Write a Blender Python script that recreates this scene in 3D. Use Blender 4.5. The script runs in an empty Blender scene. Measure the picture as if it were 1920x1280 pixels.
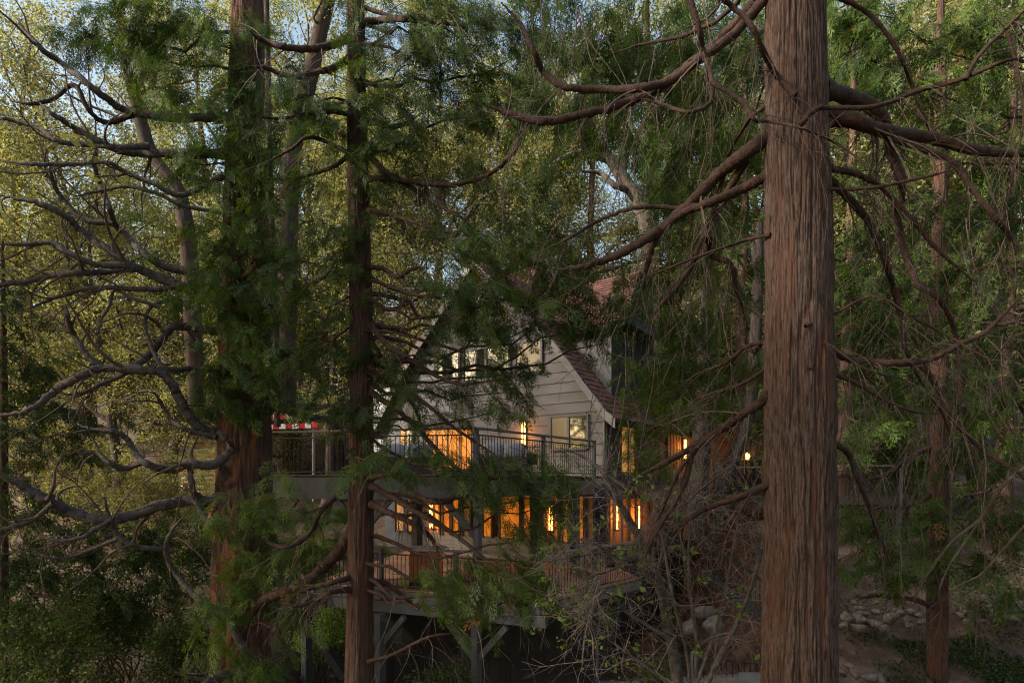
import bpy, math, random
import numpy as np
from mathutils import Vector

# ------------------------------------------------------------------ camera, sky, sun, exposure
SC = bpy.context.scene
COL = SC.collection
rng = np.random.default_rng(7)
random.seed(7)

F_PX, CX, CY = 1200.0, 960.0, 905.0            # level camera, horizon low in the frame
cam_d = bpy.data.cameras.new('camera')
cam_d.sensor_width = 36.0
cam_d.lens = 36.0 * F_PX / 1920.0
cam_d.shift_y = (CY - 640.0) / 1920.0
cam_d.clip_end = 900.0
cam = bpy.data.objects.new('camera', cam_d)
cam.rotation_euler = (math.radians(90), 0, 0)
COL.objects.link(cam)
SC.camera = cam

SUN_AZ, SUN_EL = math.radians(-110), math.radians(26)
world = bpy.data.worlds.new('World')
SC.world = world
world.use_nodes = True
wn = world.node_tree
bg = wn.nodes['Background']
sky = wn.nodes.new('ShaderNodeTexSky')
sky.sky_type = 'NISHITA'
sky.sun_disc = False
sky.sun_elevation = SUN_EL
sky.sun_rotation = SUN_AZ
sky.air_density = 1.4
sky.dust_density = 3.0
sky.ozone_density = 0.2
wn.links.new(sky.outputs['Color'], bg.inputs['Color'])
bg.inputs['Strength'].default_value = 0.15

sun_d = bpy.data.lights.new('sun', 'SUN')
sun_d.energy = 4.4
sun_d.angle = math.radians(4)
sun_d.color = (1.0, 0.90, 0.76)
sun = bpy.data.objects.new('sun', sun_d)
S = Vector((math.sin(SUN_AZ) * math.cos(SUN_EL), math.cos(SUN_AZ) * math.cos(SUN_EL), math.sin(SUN_EL)))
sun.rotation_euler = (-S).to_track_quat('-Z', 'Y').to_euler()
sun.location = (0, 0, 60)
COL.objects.link(sun)

SC.view_settings.view_transform = 'Standard'
SC.view_settings.look = 'None'
SC.view_settings.gamma = 1.0
SC.view_settings.exposure = 1.1
SC.cycles.max_bounces = 5
SC.cycles.diffuse_bounces = 2
SC.cycles.glossy_bounces = 2
SC.cycles.transmission_bounces = 3
SC.cycles.sample_clamp_indirect = 4.0
SC.cycles.filter_width = 1.1
SC.cycles.use_denoising = True
SC.cycles.denoising_prefilter = 'NONE'

# ------------------------------------------------------------------ helpers
def P(px, py, d):
    """the point at distance d that the photograph shows at pixel px, py"""
    return np.array(((px - CX) / F_PX * d, d, (CY - py) / F_PX * d))

def tag(o, label=None, cat=None, group=None, kind=None):
    if label: o['label'] = label
    if cat: o['category'] = cat
    if group: o['group'] = group
    if kind: o['kind'] = kind
    return o

def empty(name, loc=(0, 0, 0)):
    o = bpy.data.objects.new(name, None)
    o.location = loc
    o.empty_display_size = 0.2
    COL.objects.link(o)
    return o

def link(name, me, parent=None):
    o = bpy.data.objects.new(name, me)
    COL.objects.link(o)
    if parent is not None:
        o.parent = parent
        # parts are modelled in world coordinates
        o.matrix_parent_inverse = PW(parent).inverted()
    return o

def PW(o):
    from mathutils import Matrix
    m = Matrix.Translation(o.location)
    p = o.parent
    if p is not None:
        m = PW(p) @ o.matrix_parent_inverse @ m
    return m

def mesh_np(name, verts, faces, mat, smooth=False, var=None):
    """verts (N,3), faces (M,4) quads"""
    verts = np.ascontiguousarray(verts, dtype=np.float32)
    faces = np.ascontiguousarray(faces, dtype=np.int32)
    me = bpy.data.meshes.new(name)
    k = faces.shape[1]
    me.vertices.add(len(verts)); me.loops.add(faces.size); me.polygons.add(len(faces))
    me.vertices.foreach_set('co', verts.ravel())
    me.loops.foreach_set('vertex_index', faces.ravel())
    me.polygons.foreach_set('loop_start', np.arange(0, faces.size, k, dtype=np.int32))
    me.polygons.foreach_set('loop_total', np.full(len(faces), k, dtype=np.int32))
    if smooth:
        me.polygons.foreach_set('use_smooth', np.ones(len(faces), dtype=bool))
    if var is not None:
        at = me.attributes.new('var', 'FLOAT', 'POINT')
        at.data.foreach_set('value', np.ascontiguousarray(var, dtype=np.float32))
    me.update(calc_edges=True)
    me.materials.append(mat)
    return me

class MB:
    """collects shapes for one mesh"""
    def __init__(s): s.v = []; s.f = []
    def add(s, v, f):
        n = len(s.v); s.v += [tuple(map(float, p)) for p in v]; s.f += [tuple(i + n for i in q) for q in f]
    def hexa(s, p8):
        s.add(p8, [(0, 3, 2, 1), (4, 5, 6, 7), (0, 1, 5, 4), (1, 2, 6, 5), (2, 3, 7, 6), (3, 0, 4, 7)])
    def box(s, x0, y0, z0, x1, y1, z1):
        s.hexa([(x0, y0, z0), (x1, y0, z0), (x1, y1, z0), (x0, y1, z0), (x0, y0, z1), (x1, y0, z1), (x1, y1, z1), (x0, y1, z1)])
    def bar(s, a, b, w, h, up=(0, 0, 1)):
        """a squared bar from a to b, w wide and h high"""
        a, b = np.array(a, float), np.array(b, float)
        t = b - a; t /= np.linalg.norm(t)
        up = np.array(up, float)
        if abs(np.dot(t, up)) > .97: up = np.array((0.8, -0.6, 0))
        sd = np.cross(t, up); sd /= np.linalg.norm(sd); u2 = np.cross(sd, t)
        q = []
        for c in (a, b):
            for i, j in ((-1, -1), (1, -1), (1, 1), (-1, 1)):
                q.append(c + sd * i * w / 2 + u2 * j * h / 2)
        s.hexa(q)
    def prism(s, poly, d):
        """polygon (list of points) pushed along the vector d"""
        d = np.array(d, float); n = len(poly)
        p = [np.array(q, float) for q in poly]
        s.add(p + [q + d for q in p], [tuple(range(n))[::-1], tuple(range(n, 2 * n))] + [(i, (i + 1) % n, n + (i + 1) % n, n + i) for i in range(n)])
    def build(s, name, mat, parent=None, smooth=False):
        me = bpy.data.meshes.new(name)
        me.from_pydata(s.v, [], s.f)
        if smooth:
            me.polygons.foreach_set('use_smooth', [True] * len(me.polygons))
        me.update(); me.materials.append(mat)
        return link(name, me, parent)

def catmull(pts, n):
    """smooth (x,...) rows through pts, n samples a span"""
    p = np.asarray(pts, float)
    if len(p) < 3:
        t = np.linspace(0, 1, n + 1)[:, None]
        return p[0] * (1 - t) + p[-1] * t
    q = np.vstack([2 * p[0] - p[1], p, 2 * p[-1] - p[-2]])
    out = []
    ts = np.linspace(0, 1, n, endpoint=False)[:, None]
    for i in range(1, len(q) - 2):
        a, b, c, d = q[i - 1], q[i], q[i + 1], q[i + 2]
        out.append(.5 * ((2 * b) + (c - a) * ts + (2 * a - 5 * b + 4 * c - d) * ts ** 2 + (3 * b - a - 3 * c + d) * ts ** 3))
    out.append(p[-1][None])
    return np.vstack(out)

def tube(path, rad, sides=6, knob=0.0, seed=0):
    """quads along a path with a radius at each point"""
    path = np.asarray(path, float); n = len(path)
    rad = np.broadcast_to(np.asarray(rad, float), (n,))
    t = np.gradient(path, axis=0); t /= np.linalg.norm(t, axis=1)[:, None] + 1e-9
    ref = np.where(np.abs(t[:, 2:3]) > .9, np.array([[1., 0, 0]]), np.array([[0, 0, 1.]]))
    a = np.cross(t, ref); a /= np.linalg.norm(a, axis=1)[:, None] + 1e-9
    b = np.cross(t, a)
    # keep the frame from flipping
    for i in range(1, n):
        if np.dot(a[i], a[i - 1]) < 0: a[i] *= -1; b[i] *= -1
    th = np.linspace(0, 2 * np.pi, sides, endpoint=False)
    r = rad[:, None] * np.ones((1, sides))
    if knob:
        g = np.random.default_rng(seed)
        r = r * (1 + knob * g.normal(size=(n, 1)) + .5 * knob * g.normal(size=(n, sides)))
    v = path[:, None, :] + r[..., None] * (np.cos(th)[None, :, None] * a[:, None, :] + np.sin(th)[None, :, None] * b[:, None, :])
    i = np.arange(n - 1)[:, None] * sides; j = np.arange(sides)[None, :]; k = (j + 1) % sides
    f = np.stack([i + j, i + k, i + sides + k, i + sides + j], -1).reshape(-1, 4)
    return v.reshape(-1, 3), f

class NB:
    """collects numpy quads"""
    def __init__(s): s.v = []; s.f = []; s.w = []; s.n = 0
    def add(s, v, f, w=None):
        s.v.append(v); s.f.append(f + s.n); s.n += len(v)
        s.w.append(np.zeros(len(v)) if w is None else w)
    def build(s, name, mat, parent=None, smooth=False):
        if not s.v: return None
        return link(name, mesh_np(name, np.vstack(s.v), np.vstack(s.f), mat, smooth, np.concatenate(s.w)), parent)

def vnoise(u, v, seed, pu):
    """value noise, periodic in u with period pu (whole number)"""
    ui = np.floor(u).astype(np.int64); vi = np.floor(v).astype(np.int64)
    fu = u - ui; fv = v - vi
    fu = fu * fu * (3 - 2 * fu); fv = fv * fv * (3 - 2 * fv)
    def h(a, b):
        x = (a % pu) * 374761393 + b * 668265263 + seed * 974711
        x = (x ^ (x >> 13)) * 1274126177
        x = x ^ (x >> 16)
        return ((x & 0xFFFF) / 65535.0)
    return (h(ui, vi) * (1 - fu) + h(ui + 1, vi) * fu) * (1 - fv) + (h(ui, vi + 1) * (1 - fu) + h(ui + 1, vi + 1) * fu) * fv

# ------------------------------------------------------------------ materials
def new_mat(name):
    m = bpy.data.materials.new(name); m.use_nodes = True
    return m, m.node_tree, m.node_tree.nodes['Principled BSDF']

def nmat(name, c1, c2, scale=(1, 1, 1), nscale=4.0, rough=.8, bump=.0, bscale=None, detail=6, spec=.3, c3=None, metal=0.0):
    """two or three colours mixed by stretched noise, with a bump"""
    m, nt, b = new_mat(name)
    tc = nt.nodes.new('ShaderNodeTexCoord'); mp = nt.nodes.new('ShaderNodeMapping')
    mp.inputs['Scale'].default_value = scale
    nt.links.new(tc.outputs['Object'], mp.inputs['Vector'])
    nz = nt.nodes.new('ShaderNodeTexNoise'); nz.inputs['Scale'].default_value = nscale; nz.inputs['Detail'].default_value = detail
    nz.inputs['Roughness'].default_value = .65
    nt.links.new(mp.outputs['Vector'], nz.inputs['Vector'])
    cr = nt.nodes.new('ShaderNodeValToRGB')
    cr.color_ramp.elements[0].position = .33; cr.color_ramp.elements[0].color = (*c1, 1)
    cr.color_ramp.elements[1].position = .68; cr.color_ramp.elements[1].color = (*c2, 1)
    if c3 is not None:
        e = cr.color_ramp.elements.new(.52); e.color = (*c3, 1)
    nt.links.new(nz.outputs['Fac'], cr.inputs['Fac'])
    nt.links.new(cr.outputs['Color'], b.inputs['Base Color'])
    b.inputs['Roughness'].default_value = rough
    b.inputs['Specular IOR Level'].default_value = spec
    b.inputs['Metallic'].default_value = metal
    if bump:
        n2 = nt.nodes.new('ShaderNodeTexNoise'); n2.inputs['Scale'].default_value = bscale or nscale * 3; n2.inputs['Detail'].default_value = 5
        nt.links.new(mp.outputs['Vector'], n2.inputs['Vector'])
        bp = nt.nodes.new('ShaderNodeBump'); bp.inputs['Strength'].default_value = bump; bp.inputs['Distance'].default_value = .03
        nt.links.new(n2.outputs['Fac'], bp.inputs['Height']); nt.links.new(bp.outputs['Normal'], b.inputs['Normal'])
    return m

def leaf_mat(name, dark, light, odd=None, transl=.3, tcol=None, rough=.55):
    """leaf colour differs spray by spray (attribute var); part of the light passes through"""
    m, nt, b = new_mat(name)
    at = nt.nodes.new('ShaderNodeAttribute'); at.attribute_name = 'var'
    cr = nt.nodes.new('ShaderNodeValToRGB')
    cr.color_ramp.elements[0].color = (*dark, 1); cr.color_ramp.elements[1].color = (*light, 1)
    cr.color_ramp.elements[1].position = .93
    if odd is not None:
        e = cr.color_ramp.elements.new(.985); e.color = (*odd, 1)
    nt.links.new(at.outputs['Fac'], cr.inputs['Fac'])
    oi = nt.nodes.new('ShaderNodeObjectInfo')
    hs = nt.nodes.new('ShaderNodeHueSaturation')
    mr = nt.nodes.new('ShaderNodeMapRange'); mr.inputs['To Min'].default_value = .8; mr.inputs['To Max'].default_value = 1.2
    nt.links.new(oi.outputs['Random'], mr.inputs['Value']); nt.links.new(mr.outputs['Result'], hs.inputs['Value'])
    nt.links.new(cr.outputs['Color'], hs.inputs['Color'])
    nt.links.new(hs.outputs['Color'], b.inputs['Base Color'])
    b.inputs['Roughness'].default_value = rough; b.inputs['Specular IOR Level'].default_value = .25
    tr = nt.nodes.new('ShaderNodeBsdfTranslucent')
    mul = nt.nodes.new('ShaderNodeMix'); mul.data_type = 'RGBA'; mul.blend_type = 'MULTIPLY'; mul.inputs['Factor'].default_value = 1
    nt.links.new(hs.outputs['Color'], mul.inputs['A']); mul.inputs['B'].default_value = (*(tcol or (1.6, 1.5, .6)), 1)
    nt.links.new(mul.outputs['Result'], tr.inputs['Color'])
    mx = nt.nodes.new('ShaderNodeMixShader'); mx.inputs['Fac'].default_value = transl
    nt.links.new(b.outputs[0], mx.inputs[1]); nt.links.new(tr.outputs[0], mx.inputs[2])
    nt.links.new(mx.outputs[0], nt.nodes['Material Output'].inputs['Surface'])
    return m

def bark_mat(name, ridge, mid, red, bump=.5, zs=.09, sc=34):
    """fibrous bark: grey weathered ridges, red-brown where the fibres are fresh (attribute var = depth of furrow)"""
    m, nt, b = new_mat(name)
    tc = nt.nodes.new('ShaderNodeTexCoord'); mp = nt.nodes.new('ShaderNodeMapping')
    mp.inputs['Scale'].default_value = (1, 1, zs)
    nt.links.new(tc.outputs['Object'], mp.inputs['Vector'])
    nz = nt.nodes.new('ShaderNodeTexNoise'); nz.inputs['Scale'].default_value = sc; nz.inputs['Detail'].default_value = 8; nz.inputs['Roughness'].default_value = .75
    nt.links.new(mp.outputs['Vector'], nz.inputs['Vector'])
    big = nt.nodes.new('ShaderNodeTexNoise'); big.inputs['Scale'].default_value = 3.2; big.inputs['Detail'].default_value = 4
    mp2 = nt.nodes.new('ShaderNodeMapping'); mp2.inputs['Scale'].default_value = (1, 1, .3)
    nt.links.new(tc.outputs['Object'], mp2.inputs['Vector']); nt.links.new(mp2.outputs['Vector'], big.inputs['Vector'])
    cr = nt.nodes.new('ShaderNodeValToRGB')
    cr.color_ramp.elements[0].position = .38; cr.color_ramp.elements[0].color = (*mid, 1)
    cr.color_ramp.elements[1].position = .60; cr.color_ramp.elements[1].color = (*ridge, 1)
    nt.links.new(nz.outputs['Fac'], cr.inputs['Fac'])
    at = nt.nodes.new('ShaderNodeAttribute'); at.attribute_name = 'var'
    ad = nt.nodes.new('ShaderNodeMath'); ad.operation = 'MULTIPLY_ADD'
    nt.links.new(big.outputs['Fac'], ad.inputs[0]); ad.inputs[1].default_value = 1.5
    nt.links.new(at.outputs['Fac'], ad.inputs[2])
    mr = nt.nodes.new('ShaderNodeMapRange'); mr.inputs['From Min'].default_value = .85; mr.inputs['From Max'].default_value = 1.6
    nt.links.new(ad.outputs[0], mr.inputs['Value'])
    mx = nt.nodes.new('ShaderNodeMix'); mx.data_type = 'RGBA'
    nt.links.new(mr.outputs['Result'], mx.inputs['Factor']); nt.links.new(cr.outputs['Color'], mx.inputs['A']); mx.inputs['B'].default_value = (*red, 1)
    nt.links.new(mx.outputs['Result'], b.inputs['Base Color'])
    b.inputs['Roughness'].default_value = .9; b.inputs['Specular IOR Level'].default_value = .15
    bp = nt.nodes.new('ShaderNodeBump'); bp.inputs['Strength'].default_value = bump; bp.inputs['Distance'].default_value = .02
    nt.links.new(nz.outputs['Fac'], bp.inputs['Height']); nt.links.new(bp.outputs['Normal'], b.inputs['Normal'])
    return m

def emis(name, col, strength, base=(.05, .04, .03)):
    m, nt, b = new_mat(name)
    b.inputs['Base Color'].default_value = (*base, 1)
    b.inputs['Emission Color'].default_value = (*col, 1)
    b.inputs['Emission Strength'].default_value = strength
    return m

M = {}
M['bark_c'] = bark_mat('cedar bark', (.145, .10, .083), (.024, .015, .012), (.115, .055, .036), 1.0, zs=.11, sc=52)
M['bark_b'] = bark_mat('cedar bark brown', (.105, .068, .053), (.034, .019, .015), (.11, .046, .029), .9)
M['bark_a'] = bark_mat('old cedar bark', (.11, .068, .052), (.038, .02, .015), (.19, .07, .036), .9, zs=.08, sc=18)
M['bark_far'] = bark_mat('far bark', (.075, .057, .046), (.025, .018, .015), (.09, .05, .032), .4)
M['limb_red'] = nmat('red limb bark', (.026, .015, .011), (.072, .04, .03), (1, 1, 1), 9, .9, .6, 30)
M['limb_grey'] = nmat('grey dead limb', (.045, .038, .035), (.13, .112, .102), (1, 1, 1), 11, .85, .7, 40)
M['twig'] = nmat('thin twig', (.055, .036, .029), (.15, .11, .09), (1, 1, 1), 6, .85)
M['twig_dark'] = nmat('dark twig', (.055, .035, .028), (.12, .075, .055), (1, 1, 1), 6, .9)
M['twig_grey'] = nmat('bare grey twig', (.085, .066, .058), (.25, .20, .18), (1, 1, 1), 5, .8)
M['oak_bark'] = nmat('oak bark', (.045, .036, .03), (.14, .115, .096), (1, 1, .3), 10, .95, .8, 26)
M['dark_bark'] = nmat('dark rough bark', (.02, .016, .014), (.075, .06, .052), (1, 1, .4), 14, .95, .9, 30)
M['cedar_leaf'] = leaf_mat('cedar foliage', (.013, .034, .006), (.10, .16, .024), (.2, .10, .03), .34)
M['cedar_bright'] = leaf_mat('fresh cedar foliage', (.055, .09, .018), (.17, .22, .05), (.25, .16, .05), .35)
M['oak_leaf'] = leaf_mat('oak leaf', (.10, .11, .04), (.38, .37, .14), (.42, .34, .16), .5, (1.3, 1.25, .75))
M['oak_leaf_dark'] = leaf_mat('dark oak leaf', (.025, .045, .012), (.09, .13, .028), None, .35)
M['bush_leaf'] = leaf_mat('bush leaf', (.06, .12, .018), (.16, .27, .04), None, .45)
M['shrub_leaf'] = leaf_mat('young shrub leaf', (.09, .16, .025), (.2, .3, .06), None, .4)
M['ivy'] = leaf_mat('ivy leaf', (.016, .034, .009), (.065, .105, .026), (.14, .09, .04), .2)
M['litter'] = leaf_mat('dry leaf', (.08, .045, .028), (.24, .15, .09), (.36, .25, .17), .1, (1.1, .9, .6))

# ------------------------------------------------------------------ bark-covered trunk
def trunk_mesh(name, ctrl, mat, nu=120, nv=260, furrows=40, depth=.02, seed=1, flare=0, burls=()):
    """ctrl rows (x, y, z, r) from the root up"""
    q = catmull(ctrl, max(2, nv // (len(ctrl) - 1)))
    n = len(q)
    th = np.linspace(0, 2 * np.pi, nu, endpoint=False)[None, :]
    z = q[:, 2][:, None]; r = q[:, 3][:, None]
    s = np.concatenate([[0], np.cumsum(np.linalg.norm(np.diff(q[:, :3], axis=0), axis=1))])[:, None]
    U = th / (2 * np.pi) + 0 * s
    warp = (vnoise(U * 6, s * .7, seed + 1, 6) - .5) * 1.1 + (vnoise(U * 14, s * 2.3, seed + 2, 14) - .5) * .5
    w1 = U * furrows + warp
    n1 = vnoise(w1, s * .9, seed + 3, furrows)
    n2 = vnoise(w1 * 2 + 5, s * 2.2, seed + 4, furrows * 2)
    n3 = vnoise(U * furrows * 5, s * 4.5, seed + 5, furrows * 5)
    fur = np.abs(n1 - .5) * 2                      # 0 in the middle of a furrow
    cut = np.clip(1 - fur / .26, 0, 1)
    cut2 = np.clip(1 - np.abs(n2 - .5) * 2 / .25, 0, 1)
    plate = vnoise(U * furrows * .5, s * 1.7, seed + 6, max(1, furrows // 2))
    d = -depth * cut - depth * .42 * cut2 + depth * .55 * (plate - .5) + depth * .45 * (n3 - .5)
    lob = (vnoise(U * 5, s * .25, seed + 8, 5) - .5) * .16 * (1 + flare * np.exp(-s / 1.2)) + (vnoise(U * 3, s * .8, seed + 9, 3) - .5) * .05
    R = r * (1 + lob) + d
    for (bt, bs, bw, bh) in burls:
        dt = np.angle(np.exp(1j * (th - bt)))
        g = np.exp(-((dt * r / bw) ** 2 + ((s - bs) / bw) ** 2))
        ring = np.exp(-((np.sqrt((dt * r) ** 2 + (s - bs) ** 2) - bw) / (bw * .5)) ** 2)
        R = R + bh * ring - bh * 1.2 * g
    x = q[:, 0][:, None] + R * np.cos(th); y = q[:, 1][:, None] + R * np.sin(th)
    v = np.stack([x, y, z + 0 * th], -1).reshape(-1, 3)
    i = np.arange(n - 1)[:, None] * nu; j = np.arange(nu)[None, :]; k = (j + 1) % nu
    f = np.stack([i + j, i + k, i + nu + k, i + nu + j], -1).reshape(-1, 4)
    var = np.clip(cut * .5 + (vnoise(U * furrows, s * .9, seed + 7, furrows) > .72) * .45, 0, 1).ravel()
    return mesh_np(name, v, f, mat, True, var)

# ------------------------------------------------------------------ cedar sprays
def make_spray(seed, curl=.35, sides=8, sub=4, wide=.95):
    """a flat drooping fan of scale-leaved shoots, one unit long along +x, flat in xy, back up along z"""
    g = np.random.default_rng(seed)
    V = []; F = []
    def bend(p):
        p = np.array(p, float)
        return np.array((p[0], p[1], -curl * p[0] ** 2 * .6 - .35 * p[1] ** 2 + p[2]))
    def strip(a, b, w0, w1, zj=0):
        a = np.array(a); b = np.array(b); t = b - a; L = np.hypot(t[0], t[1]) + 1e-6
        nn = np.array((-t[1], t[0])) / L
        m = (a + b) / 2
        c = len(V)
        for p in (a - nn * 0, m - nn * w0 * wide, b, m + nn * w0 * wide):
            V.append(bend((p[0], p[1], zj)))
        F.append((c, c + 1, c + 2, c + 3))
    for i in range(3):
        strip((i / 3., 0), ((i + 1.1) / 3., 0), .016, .01)
    for i in range(sides):
        t = .06 + .9 * i / sides + g.uniform(-.02, .02)
        sgn = 1 if i % 2 else -1
        ang = math.radians(g.uniform(28, 50)) * sgn
        L = (.46 * (1 - t) ** .8 + .10) * g.uniform(.75, 1.15)
        a = np.array((t, 0.)); dr = np.array((math.cos(ang), math.sin(ang)))
        zj = g.uniform(-.05, .05)
        strip(a, a + dr * L, .018, .01, zj * .3)
        for k in range(sub):
            tt = .2 + .75 * k / sub
            s2 = 1 if k % 2 else -1
            an2 = ang + s2 * math.radians(g.uniform(25, 42))
            L2 = L * (.48 * (1 - tt) + .16) * g.uniform(.8, 1.2)
            p = a + dr * L * tt
            strip(p, p + np.array((math.cos(an2), math.sin(an2))) * L2, .017, .008, zj + g.uniform(-.03, .03))
    return np.array(V), np.array(F)

SPRAYS = [make_spray(100 + i, curl=.25 + .12 * i) for i in range(5)]
SPRAYS_LO = [make_spray(200 + i, curl=.3 + .15 * i, sides=7, sub=2, wide=1.45) for i in range(4)]

def frames(dirs, ups):
    x = dirs / np.linalg.norm(dirs, axis=1)[:, None]
    y = np.cross(ups, x); y /= np.linalg.norm(y, axis=1)[:, None] + 1e-9
    z = np.cross(x, y)
    return np.stack([x, y, z], 1)          # rows: axes

def put_sprays(nb, pos, dirs, scale, var, g, protos=None, roll=.6):
    protos = protos or SPRAYS
    ups = np.array([[0, 0, 1.]]) + g.normal(0, roll, (len(pos), 3))
    R = frames(dirs, ups)
    which = g.integers(0, len(protos), len(pos))
    for k, (pv, pf) in enumerate(protos):
        s = which == k
        m = s.sum()
        if not m: continue
        v = np.einsum('pj,njk->npk', pv, R[s]) * scale[s][:, None, None] + pos[s][:, None, :]
        f = pf[None] + (np.arange(m) * len(pv))[:, None, None]
        nb.add(v.reshape(-1, 3), f.reshape(-1, pf.shape[1]), np.repeat(var[s], len(pv)))

def sag(a, b, drop, n=8, g=None, wob=.03):
    """points from a to b that hang by drop"""
    a = np.array(a, float); b = np.array(b, float)
    t = np.linspace(0, 1, n)[:, None]
    p = a * (1 - t) + b * t
    p[:, 2] -= (4 * t * (1 - t))[:, 0] * drop
    if g is not None:
        L = np.linalg.norm(b - a)
        p[1:-1] += g.normal(0, wob * L * .5, (n - 2, 3))
    return p

def cedar_pads(crown, twigs, pads, base, d0, seed, size=.36, tone=0.0, spread=.5, dens=1.0, protos=None, hang=.8):
    """foliage pads: a few drooping branchlets each, set with sprays. pads rows (px, py, rx, ry[, dd]) in the photo, base = trunk (x, y)"""
    g = np.random.default_rng(seed)
    for pad in pads:
        px, py, rx, ry = pad[:4]
        d = d0 + (pad[4] if len(pad) > 4 else 0)
        c = P(px, py, d); sx = rx / F_PX * d; sz = ry / F_PX * d
        out = np.array((c[0] - base[0], c[1] - base[1], 0)); out /= np.linalg.norm(out) + 1e-6
        nb_ = max(3, int(round(9 * dens * (sx * sz / .16) ** .75)))
        shade = g.uniform(-.12, .16) + tone
        for _ in range(nb_):
            o = g.normal(0, .55, 3) * np.array((sx, spread, sz))
            mid = c + o
            dr = out * .75 + g.normal(0, .55, 3); dr[2] = -abs(g.normal(.25, .3))
            dr /= np.linalg.norm(dr)
            L = g.uniform(.35, .75)
            st = mid - dr * L * .5 + np.array((0, 0, .06)); en = mid + dr * L * .5 + np.array((0, 0, -.10 * L))
            path = sag(st, en, -.05 * L, 6, g, .05)
            v, f = tube(path, np.linspace(.006, .0025, 6), 4)
            twigs.add(v, f)
            m = g.integers(6, 10)
            t = g.uniform(.0, 1, m)
            idx = t * 5; i0 = np.minimum(idx.astype(int), 4); fr = (idx - i0)[:, None]
            pos = path[i0] * (1 - fr) + path[i0 + 1] * fr
            side = np.cross(dr, (0, 0, 1.)); side /= np.linalg.norm(side) + 1e-6
            sd = np.where(g.random(m) < .5, -1, 1)[:, None] * side * g.uniform(.1, .9, (m, 1))
            dd = dr * g.uniform(.35, 1.0, (m, 1)) + sd + np.array((0, 0, -1.)) * hang * g.uniform(.1, 1.0, (m, 1))
            sc = size * g.uniform(.55, 1.15, m)
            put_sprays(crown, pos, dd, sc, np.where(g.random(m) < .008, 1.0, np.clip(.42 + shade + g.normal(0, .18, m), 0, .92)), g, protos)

def px_branch(pts, w0, w1, d0, d1, n=7, sides=7, knob=.05, seed=0):
    """a limb traced over photo points; w in photo pixels, d distance at the two ends; depth wanders a little"""
    g = np.random.default_rng(seed + 991)
    m = len(pts)
    t = np.linspace(0, 1, m)
    d = d0 + (d1 - d0) * t + np.concatenate([[0], g.normal(0, .12, m - 1)])
    p = np.array([P(x, y, dd) for (x, y), dd in zip(pts, d)])
    q = catmull(p, n)
    w_m = .5 * (w0 + w1) / F_PX * d0
    q[1:-1] += g.normal(0, .05 * w_m, (len(q) - 2, 3))
    tt = np.linspace(0, 1, len(q))
    r = (w0 + (w1 - w0) * tt) * .5 / F_PX * (d0 + (d1 - d0) * tt)
    r = r * np.interp(tt, [0, .06, .85, 1], [1.25, 1, 1, .3])
    r = np.maximum(r, .003)
    return (*tube(q, r, sides, knob, seed), q, r)

def grow_twigs(nb, path, rad, g, n, length, droop, levels=2, sides=4, spread=.9, out=None, curve=.25):
    """side twigs from a path, each with twigs of its own"""
    if levels == 0 or n <= 0: return
    m = len(path)
    for _ in range(n):
        i = int(g.integers(max(1, m // 6), m))
        i = min(i, m - 2)
        t = path[min(i + 1, m - 1)] - path[i - 1]; t /= np.linalg.norm(t) + 1e-9
        d = t * .6 + g.normal(0, spread * .6, 3); d[2] -= droop * .4
        d /= np.linalg.norm(d)
        L = length * g.uniform(.45, 1.2)
        k = 6
        p = [path[i]]
        for s in range(k):
            d = d + g.normal(0, curve, 3) * .5; d[2] -= droop * .12; d /= np.linalg.norm(d)
            p.append(p[-1] + d * L / k)
        p = catmull(np.array(p)[::2], 3); k = len(p) - 1
        r0 = max(.0028, rad[i] * .5) if hasattr(rad, '__len__') else rad * .5
        rr = np.linspace(r0, max(.0016, r0 * .35), k + 1)
        v, f = tube(p, rr, sides)
        nb.add(v, f)
        if out is not None: out.append(p)
        grow_twigs(nb, p, rr, g, max(1, n // 3), length * .55, droop, levels - 1, 3 if levels < 3 else 4, spread, out, curve)

# ------------------------------------------------------------------ ground
def ground_z(x, y):
    x = np.asarray(x, float); y = np.asarray(y, float)
    right = np.interp(y, [-60, 0, 8, 13, 14.6, 15.8, 16.2, 18, 20, 23, 28, 40, 70, 200], [-3, -5.4, -5.6, -5.2, -4.4, -3.85, -3.3, -2.6, -1.9, -.9, 1.6, 8.5, 24, 60])
    left = np.interp(y, [-60, 0, 8, 13, 18, 24, 28, 34, 45, 70, 200], [-3, -5.4, -5.6, -4.9, -4.1, -3.1, -2.2, -.2, 4.5, 15, 55])
    mid = np.interp(y, [-60, 0, 8, 13, 18.5, 20, 24, 27, 31, 36, 45, 70, 200], [-3, -5.6, -6.0, -5.9, -5.7, -5.5, -4.6, -3.0, -.4, 2.6, 8.5, 22, 60])
    wl = np.clip((-x - 4.2) / 2.5, 0, 1); wl = wl * wl * (3 - 2 * wl)
    wr = np.clip((x - 5.9) / 2.2, 0, 1); wr = wr * wr * (3 - 2 * wr)
    z = mid * (1 - wl) * (1 - wr) + left * wl + right * wr
    z = z + .10 * np.sin(x * 1.3 + y * .7) * np.sin(y * 1.1 - x * .4) + .05 * np.sin(x * 3.1 + 1) * np.sin(y * 2.7)
    return z

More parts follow.
